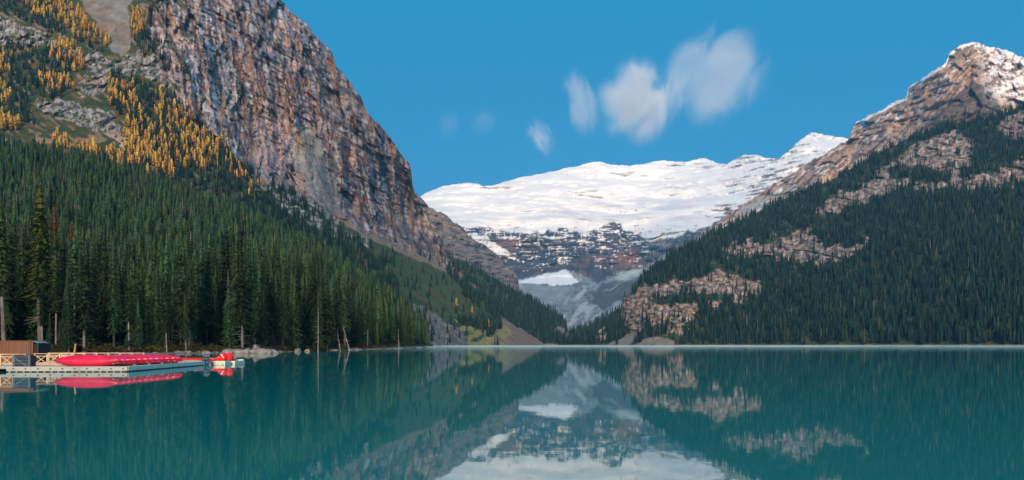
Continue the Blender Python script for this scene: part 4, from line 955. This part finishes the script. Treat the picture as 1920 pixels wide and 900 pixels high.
# brown shed
sx0, sx1, sy0 = -52.0, -43.95, 78.0; sb, stp = DZ+.01, 2.30
shed = empty('shed', ((sx0+sx1)/2, sy0, sb), label='flat brown board shed at the left edge behind the railing', cat='shed')
def spart(mb, nm, m, **k): o = mb.build(nm, m, shed, **k); o.location = (-(sx0+sx1)/2, -sy0, -sb); return o
spart(MB().box(sx0, sx1, sy0+.03, sy0+.1, sb, stp-.02), 'wall', m_dark)
x = sx0; bdm = None
while x < sx1-.05:
    spart(MB().box(x+.006, x+.19, sy0-.002*random.random(), sy0+.028, sb, stp - .004*random.random()), 'board', m_brown); x += .2
spart(MB().box(sx1+.02, sx1+.16, sy0+.0, sy0+.16, sb, stp+.01), 'corner_post', m_brown)
spart(MB().box(sx1+.05, sx1+.13, sy0+.17, sy0+2.6, sb, stp-.1), 'side_wall', m_brown)
spart(MB().box(sx0, sx1, sy0+2.61, sy0+2.7, sb, stp-.1), 'back_wall', m_brown)
spart(MB().box(sx0-.1, sx1+.2, sy0-.05, sy0+2.75, stp+.015, stp+.06), 'roof', m_brown)
spart(MB().box(sx1+.2, sx1+.5, sy0+.1, sy0+2.4, sb, stp-.25), 'doorway', m_dark)
spart(MB().beam((sx1+.18, sy0+.9, stp+.02), (sx1+.62, sy0+.9, stp-.16), 1.8, .05), 'canopy', m_steel)
spart(MB().box(sx1+.54, sx1+.6, sy0+.05, sy0+.11, sb, stp-.19), 'canopy_post', m_barkd)
# leaning tan post behind canoes
po = MB().tube([(0, 0, 0), (.06, 0, 1.0), (.16, 0, 1.72)], [.085, .075, .06], 7)
o = po.build('wooden_post', mat('raw_tan_timber', build=plank_wood((.40, .22, .08), (.56, .33, .14), 3), rough=.7)); o.location = (-35.95, 70.0, DZ); tag(o, label='crooked tan wooden post standing behind the first canoe', cat='post')

# canoes
def canoe_parts(L, B, Dp, rise, n=44, k=9, rocker=.05, fine=2.4, bulge=.0):
    hull = MB(); rows = []
    for i in range(n+1):
        s = -1 + 2*i/n; e = abs(s)
        hb = max(.004, B/2*(1 - e**fine)**.85 + (bulge*B*math.exp(-((e-.9)/.09)**2) if bulge else 0)); zt = Dp + rise*e**4; zb = rocker*e**3 + (rise*.45+Dp*.35)*e**14
        x = s*L/2*(1 - 0.0); row = []
        for j in range(k*2+1):
            a = math.pi*j/(2*k); yy = -hb*math.cos(a); q = math.sin(a)**.55
            row.append((x + (0 if e < .9 else 0), yy if abs(math.cos(a)) > 1e-6 else 0, zt - (zt-zb)*q))
        rows.append(row)
    V = [p for r_ in rows for p in r_]; m = 2*k+1; Fc = []
    for i in range(n):
        for j in range(m-1): Fc.append((i*m+j, i*m+j+1, (i+1)*m+j+1, (i+1)*m+j))
    o = len(V); V += [(p[0]*.995, p[1]*.955, p[2]+(.02 if 0 < jj % m < m-1 else 0)) for jj, p in enumerate(V[:])]
    for i in range(n):
        for j in range(m-1): Fc.append((o+i*m+j, o+(i+1)*m+j, o+(i+1)*m+j+1, o+i*m+j+1))
    hull.add(V, Fc)
    gun = []
    for sd_ in (0, m-1):
        g_ = MB().tube([rows[i][sd_] for i in range(n+1)], .022, 6); gun.append(g_)
    return hull, gun, rows
L_, B_ = 5.15, .92
hull, gun, rows = canoe_parts(L_, B_, .36, .16)
hm = hull.mesh('hull', m_red, smooth=True); gm = [g_.mesh('gunwale', m_redd, smooth=True) for g_ in gun]
th = MB().box(-.05, .05, -.40, .40, .30, .33).mesh('thwart', m_rail); se = MB().box(-.13, .13, -.30, .30, .24, .265).mesh('seat', m_rail)
kl = MB().tube([(-2.1, 0, -.012), (2.1, 0, -.012)], .014, 5).mesh('keel', m_red)
# small white number plates and a mark near the bow
pm = MB()
for (a, zz) in ((2.02, .30), (2.2, .31)): pm.add([(a-.06, 0, zz-.05), (a+.06, 0, zz-.05), (a+.06, 0, zz+.05), (a-.06, 0, zz+.05), (a-.06, .012, zz-.05), (a+.06, .012, zz-.05), (a+.06, .012, zz+.05), (a-.06, .012, zz+.05)], [(0,1,2,3),(7,6,5,4),(0,4,5,1),(1,5,6,2),(2,6,7,3),(3,7,4,0)])
def side_y(x, z):
    s = x/(L_/2); e = abs(s); hb = B_/2*(1-e**2.4)**.85; zt = .36+.16*e**4; zb = .05*e**3 + .198*e**14
    q = min(1, max(0, (zt-z)/(zt-zb))); return hb*math.sqrt(max(0, 1-q**(2/.55)))
def plate(x, z, w_, h_, side):
    mb = MB(); P = []
    for (dx, dz) in ((-w_/2, -h_/2), (w_/2, -h_/2), (w_/2, h_/2), (-w_/2, h_/2)):
        P.append((x+dx, side*(side_y(x+dx, z+dz)+.006), z+dz))
    Q = [(p[0], p[1]-side*.01, p[2]) for p in P]
    return mb.add(P+Q, [(0,1,2,3),(7,6,5,4),(0,4,5,1),(1,5,6,2),(2,6,7,3),(3,7,4,0)])
plates = []
for sx_ in (-1, 1):
    for sd_ in (-1, 1):
        plates.append(plate(sx_*1.95, .30, .16, .10, sd_).mesh('number_plate', m_white)); plates.append(plate(sx_*2.22, .33, .10, .08, sd_).mesh('end_mark', m_white))
ordn = ['front', 'second', 'third', 'fourth', 'fifth', 'sixth', 'seventh', 'eighth', 'ninth', 'tenth', 'eleventh', 'farthest']
GC = 'overturned red canoes in a row on the dock'
for i in range(12):
    y = 63.75 + i*1.06; xc = -31.72 + (.0 if i == 0 else random.uniform(-.12, .10))
    c = empty('canoe', (xc, y, DZ+.47-(.03 if i else 0)), label=(f'{ordn[i]} red canoe of the row tipped on its side along the dock' if 0 < i < 11 else ('front canoe of the row, its whole red hull side in view' if i == 0 else 'farthest red canoe of the row, nearest the outboard motor')), cat='canoe', group=GC)
    c.rotation_euler = (R(-128 + random.uniform(-9, 7) if i else -113), 0, R(random.uniform(-1.2, 1.2) if i else 0))
    def cp(nm, me):
        o = link(nm, me, c); o.location = (0, 0, -.20); return o
    cp('hull', hm); [cp('gunwale', g_) for g_ in gm]; cp('keel', kl)
    for xx in (-1.0, 1.0): o = cp('thwart', th); o.location.x = xx
    for xx in (-1.7, 1.6): o = cp('seat', se); o.location.x = xx; o.scale = (.9, .75, 1)
    for p_ in plates: cp(p_.name.split('.')[0], p_)
# rests under the canoes
for k, yy in enumerate((65.5, 68.9, 72.3, 75.4)):
    s_ = empty('canoe_rest', (-31.5, yy, DZ+.012), label=['nearest', 'second', 'third', 'farthest'][k] + ' dark timber rest under the canoe row', cat='canoe rest', group='timber rests under the canoes')
    for xx in (-1.6, 1.7): MB().box(xx-.06, xx+.06, -.5, .5, 0, .09).build('runner', m_barkd, s_)

# bright red upswept canoes by the cream floats
h2, g2, r2 = canoe_parts(4.2, .86, .30, .62, fine=3.2)
def big_canoe(loc, rz, label, sc=1.0):
    c = empty('voyageur_canoe', loc, rz, label=label, cat='canoe'); c.scale = (sc, sc, sc)
    h2_ = link('hull', BH, c)
    for g_ in BG: link('gunwale', g_, c)
    for xx in (-.9, .9): o = link('thwart', th, c); o.location.x = xx; o.location.z = 0
    return c
# rounded high stem profile
def upswept(L, B):
    hull = MB(); n = 60; k = 9; rows = []
    for i in range(n+1):
        s = -1 + 2*i/n; e = abs(s)
        hb = max(.012, B/2*(1 - e**2.6)**.8); hi = 1.0 if s > 0 else .06; zt = .30 + hi*.36*sm(.50, .86, e) - hi*.12*sm(.92, 1.0, e); zb = .06*e**3 + (.30 if s > 0 else .12)*sm(.93, 1.0, e)
        hb = hb + (.20*math.exp(-((e-.88)/.10)**2) if s > 0 else 0)
        zt = float(zt); zb = float(zb); row = []
        for j in range(2*k+1):
            a = math.pi*j/(2*k); q = math.sin(a)**.6; row.append((s*L/2, -hb*math.cos(a) if j != k else 0, zt-(zt-zb)*q))
        rows.append(row)
    m = 2*k+1; V = [p for r_ in rows for p in r_]; Fc = []
    for i in range(n):
        for j in range(m-1): Fc.append((i*m+j, i*m+j+1, (i+1)*m+j+1, (i+1)*m+j))
    # closed decks over the high ends
    for i in range(n):
        if abs(-1+2*(i+.5)/n) > .62:
            q = len(V)
            for i2 in (i, i+1):
                a, b = rows[i2][0], rows[i2][m-1]; hw = abs(a[1])
                up = .55 if i2 > n/2 else .1
                for u in (.2, .5, .8): V.append((a[0], a[1]+(b[1]-a[1])*u, a[2] + up*hw*(1-(2*u-1)**2)))
            Fc += [(i*m, (i+1)*m, q+3, q), (q, q+3, q+4, q+1), (q+1, q+4, q+5, q+2), (q+2, q+5, (i+1)*m+m-1, i*m+m-1)]
    for e_ in (0, n): Fc.append(tuple(e_*m+j for j in range(m)))
    nr = (n+1)*m
    o = len(V); V += [(p[0]*.99, p[1]*.95, p[2]+(.02 if 0 < jj % m < m-1 else 0)) for jj, p in enumerate(V[:nr])]
    for i in range(n):
        if abs(-1+2*(i+.5)/n) <= .62:
            for j in range(m-1): Fc.append((o+i*m+j, o+(i+1)*m+j, o+(i+1)*m+j+1, o+i*m+j+1))
    return hull.add(V, Fc), [MB().tube([rows[i][sd_] for i in range(n+1)], .025, 6) for sd_ in (0, m-1)], rows
hh_, gg_, rr_ = upswept(4.4, .9)
BH = hh_.mesh('hull', m_red2, smooth=True); BG = [g_.mesh('gunwale', m_red2, smooth=True) for g_ in gg_]
c1 = big_canoe((-31.2, 86.6, .305), R(4), 'bright red canoe with a swept up bow and white zigzag mark on the cream floats')
# white zigzag mark on its bow, facing the lake
zz = MB(); pts = [(1.68, .72), (1.82, .68), (1.78, .58), (1.92, .52), (1.90, .42), (2.04, .38)]
def lobe(x, z): return -(.34 + .05*math.exp(-((x-1.93)/.2)**2)) - .015
for a, b_ in zip(pts[:-1], pts[1:]): zz.beam((a[0], lobe(*a), a[1]), (b_[0], lobe(*b_), b_[1]), .035, .075)
zz.build('white_mark', m_white, c1)
c2 = big_canoe((-29.25, 88.9, .335), R(-78), 'bright red canoe pointing its rounded bow at the lake beside the marked one', 1.0)

# cream float dock
fd = empty('float_dock', (-28, 84.3, 0), label='cream plastic float dock under the two bright red canoes', cat='dock')
def fmod(x0, x1, y0, y1, z1):
    mb = MB().box(x0, x1, y0, y1, -.2, z1); o = mb.build('float_module', m_cream, fd, bevel=.04); o.location = (28, -84.3, 0)
    b2 = MB().box(x0+.12, x1-.12, y0-.012, y0+.02, .06, .12).build('groove', m_float, fd); b2.location = (28, -84.3, 0)
    return o
for i in range(3): fmod(-29.77+i*.475, -29.77+i*.475+.47, 84.3, 86.2, .36)
for i in range(2): fmod(-29.1+i*.5, -29.1+i*.5+.495, 86.5+.01*i, 89.2, .33)
for i in range(4): fmod(-31.0+i*.47 - .0, -31.0+i*.47+.465, 86.25, 87.4, .30)
for i in range(2): fmod(-29.6+i*.46, -29.6+i*.46+.455, 91, 91.6, .42)

# aluminium skiff and outboard motor
def skiff():
    n = 20; rows = []
    for i in range(n+1):
        s = i/n; hb = .62*(1 - max(0, (s-.35)/.65)**2.2) + .01; zb = .0 + .22*s**3; zt = .44 + .14*s**2; x = -3.4*s
        rows.append([(x, -hb, zt), (x, -hb*.9, zb+.08), (x, 0, zb), (x, hb*.9, zb+.08), (x, hb, zt)])
    V = [p for r_ in rows for p in r_]; Fc = []
    for i in range(n):
        for j in range(4): Fc.append((i*5+j, i*5+j+1, (i+1)*5+j+1, (i+1)*5+j))
    Fc.append((0, 1, 2, 3, 4)); m = MB().add(V, Fc)
    return m, rows
sm_, sr = skiff()
sk = empty('skiff', (-30.0, 83.1, -.03), R(3), label='small blue grey aluminium skiff moored at the end of the dock', cat='boat')
o = sm_.build('hull', m_alu, sk, smooth=True); so = o.modifiers.new('thick', 'SOLIDIFY'); so.thickness = .03
for j in (0, 4): MB().tube([r_[j] for r_ in sr], .03, 6).build('gunwale', m_steel, sk)
for xx in (-.8, -1.8, -2.6): MB().box(xx-.14, xx+.14, -.5, .5, .30, .33).build('bench', m_steel, sk)
MB().tube([(-.4, -.3, .5), (-2.9, .1, .52)], .02, 6).build('oar', m_rail, sk)
om = empty('outboard_motor', (-29.68, 82.95, .0), R(8), label='dark blue outboard motor with pale cowling at the end of the dock', cat='motor')
def cowl():
    mb = MB(); n = 12; prof = [(0, .66), (.24, .70), (.31, .78), (.31, .90), (.25, 1.02), (.12, 1.09), (0, 1.10)]
    o = len(mb.v)
    for (r_, z) in prof:
        for k in range(n):
            a = 6.283*k/n; mb.v.append((r_*math.cos(a)*1.05 - .05*(z-.6), r_*.72*math.sin(a), z))
    for i in range(len(prof)-1):
        for k in range(n): mb.f.append((i*n+k, i*n+(k+1) % n, (i+1)*n+(k+1) % n, (i+1)*n+k))
    return mb
cowl().build('cowling', m_cowl, om, smooth=True)
MB().box(-.27, .30, -.2, .2, .48, .68).build('lower_case', m_blue, om, bevel=.03)
MB().tube([(.02, 0, .5), (.06, 0, .1), (.08, 0, -.45)], [.20, .15, .10], 10).build('leg', m_blue, om, smooth=True)
MB().box(.0, .46, -.03, .03, .02, .16).build('splash_plate', m_blue, om, bevel=.01)
MB().box(-.42, -.2, -.22, .22, .1, .6).build('clamp_bracket', m_blue, om, bevel=.02)
MB().tube([(-.25, 0, .66), (-.75, .05, .74)], .03, 6).build('tiller', m_blue, om)
MB().tube([(.08, 0, -.35), (.3, 0, -.35)], [.07, .03], 8).build('propeller_hub', m_blue, om)
MB().box(.12, .5, -.12, .12, .18, .48).build('fuel_pod', m_blue, om, bevel=.03)

# ================================================================== CLOUDS AND MIST
def cloud(name, px, py, wpx, hpx, d, dens, label, tilt=0, kind=None, depth=.6, seed=0, nscale=2.2, thr=.42, cat='cloud', col=(.90, .95, 1.0), aniso=.0, stretch=(1.4, 1, .8)):
    bm = bmesh.new(); bmesh.ops.create_icosphere(bm, subdivisions=3, radius=1.0)
    me = bpy.data.meshes.new(name); bm.to_mesh(me); bm.free()
    m = bpy.data.materials.new(name + '_vapour'); m.use_nodes = True; nt = m.node_tree; nt.nodes.clear(); N, L = nodes(nt)
    out = N('ShaderNodeOutputMaterial'); pv = N('ShaderNodeVolumePrincipled'); pv.inputs['Color'].default_value = (*col, 1); pv.inputs['Anisotropy'].default_value = -.66
    tc = N('ShaderNodeTexCoord'); ln = N('ShaderNodeVectorMath'); ln.operation = 'LENGTH'
    nz = N('ShaderNodeTexNoise'); nz.inputs['Scale'].default_value = nscale; nz.inputs['Detail'].default_value = 6; nz.inputs['Distortion'].default_value = .9
    mp = N('ShaderNodeMapping'); mp.inputs['Location'].default_value = (seed*3.1, seed*1.7, 0); mp.inputs['Scale'].default_value = stretch
    L(tc.outputs['Object'], mp.inputs[0]); L(mp.outputs[0], nz.inputs['Vector'])
    L(tc.outputs['Object'], ln.inputs[0])
    ms = N('ShaderNodeMath'); ms.operation = 'MULTIPLY_ADD'; ms.inputs[1].default_value = -1.0; ms.inputs[2].default_value = 1.0; L(ln.outputs['Value'], ms.inputs[0])  # 1-r
    ad = N('ShaderNodeMath'); ad.operation = 'MULTIPLY_ADD'; ad.inputs[1].default_value = 2.2; L(nz.outputs[0], ad.inputs[0])
    sb_ = N('ShaderNodeMath'); sb_.operation = 'SUBTRACT'; L(ms.outputs[0], sb_.inputs[0]); sb_.inputs[1].default_value = 1.10 + thr*.5
    L(sb_.outputs[0], ad.inputs[2])
    mr = N('ShaderNodeMapRange'); mr.interpolation_type = 'SMOOTHSTEP'; mr.inputs[1].default_value = 0; mr.inputs[2].default_value = .75; mr.inputs[3].default_value = 0; mr.inputs[4].default_value = dens; L(ad.outputs[0], mr.inputs[0])
    fa = N('ShaderNodeMapRange'); fa.interpolation_type = 'SMOOTHSTEP'; fa.inputs[1].default_value = 0; fa.inputs[2].default_value = .55; L(ms.outputs[0], fa.inputs[0])
    mu = N('ShaderNodeMath'); mu.operation = 'MULTIPLY'; L(mr.outputs[0], mu.inputs[0]); L(fa.outputs[0], mu.inputs[1])
    L(mu.outputs[0], pv.inputs['Density']); L(pv.outputs[0], out.inputs['Volume']); me.materials.append(m)
    o = link(name, me, None, tuple(world(np.float64(px), np.float64(py), np.float64(d)))); s = d/F/2
    o.scale = (wpx*s, max(wpx, hpx)*s*depth, hpx*s); o.rotation_euler = (0, R(tilt), 0)
    return tag(o, label=label, cat=cat if kind is None else None, kind=kind)
CD = 17000
cloud('cloud', 1197, 187, 200, 200, CD, .0058, 'brightest oval white cloud in the middle of the sky', tilt=12, seed=1, thr=.30, nscale=1.3)
cloud('cloud', 1345, 140, 250, 250, CD+900, .0017, 'largest ragged cloud, highest at the upper right', tilt=25, seed=2, thr=.34, nscale=1.5, stretch=(1.4, 1, .7))
cloud('cloud', 1090, 190, 90, 170, CD, .0013, 'narrow upright wisp left of the brightest cloud', tilt=-14, seed=3, thr=.36, nscale=1.3)
cloud('cloud', 1262, 175, 80, 150, CD+400, .0011, 'thin veil between the two largest clouds', tilt=14, seed=4, thr=.36)
cloud('cloud', 1015, 258, 70, 100, CD, .0017, 'small slanting wisp lowest in the sky near the snow ridge', tilt=-25, seed=5, thr=.34)
cloud('cloud', 905, 228, 90, 70, CD, .00035, 'right one of two very faint wisps beside the cliff', tilt=-20, seed=6, thr=.36)
cloud('cloud', 842, 232, 80, 80, CD, .00030, 'left one of two very faint wisps beside the cliff', tilt=-20, seed=7, thr=.36)
cloud('valley_mist', 1182, 516, 130, 34, 2900, .016, 'thin wisp of mist drifting by the cliffs on the right of the valley', tilt=-14, kind='stuff', seed=8, thr=.3, col=(.6, .85, 1), depth=.4)
cloud('slope_mist', 1420, 385, 170, 36, 3600, .010, 'streak of pale mist below the right summit', tilt=-27, kind='stuff', seed=9, thr=.3, col=(.6, .85, 1), depth=.3)

def volume_box(name, x0, x1, y0, y1, z0, z1, dens, col, label, aniso=0.0):
    me = MB().box(x0, x1, y0, y1, z0, z1); m = bpy.data.materials.new(name + '_air'); m.use_nodes = True; nt = m.node_tree; nt.nodes.clear(); N, L = nodes(nt)
    out = N('ShaderNodeOutputMaterial'); pv = N('ShaderNodeVolumePrincipled'); pv.inputs['Color'].default_value = (*col, 1); pv.inputs['Density'].default_value = dens; pv.inputs['Anisotropy'].default_value = aniso
    L(pv.outputs[0], out.inputs['Volume']); o = me.build(name, m); return tag(o, label=label, kind='stuff')
volume_box('haze', -9700, 9700, -2700, 11800, -5, 2350, 3.4e-5, (.20, .58, .95), 'thin blue air filling the valley')

volume_box('lake_mist', -700, 1500, 330, 1560, .03, 1.1, .0006, (.5, .85, 1.0), 'thin mist lying low over the far half of the lake', aniso=-.3)
volume_box('shore_mist', -75, 400, 900, 1080, .04, .40, .0032, (.97, .98, 1.0), 'bright line of mist on the water below the far shore', aniso=-.3)
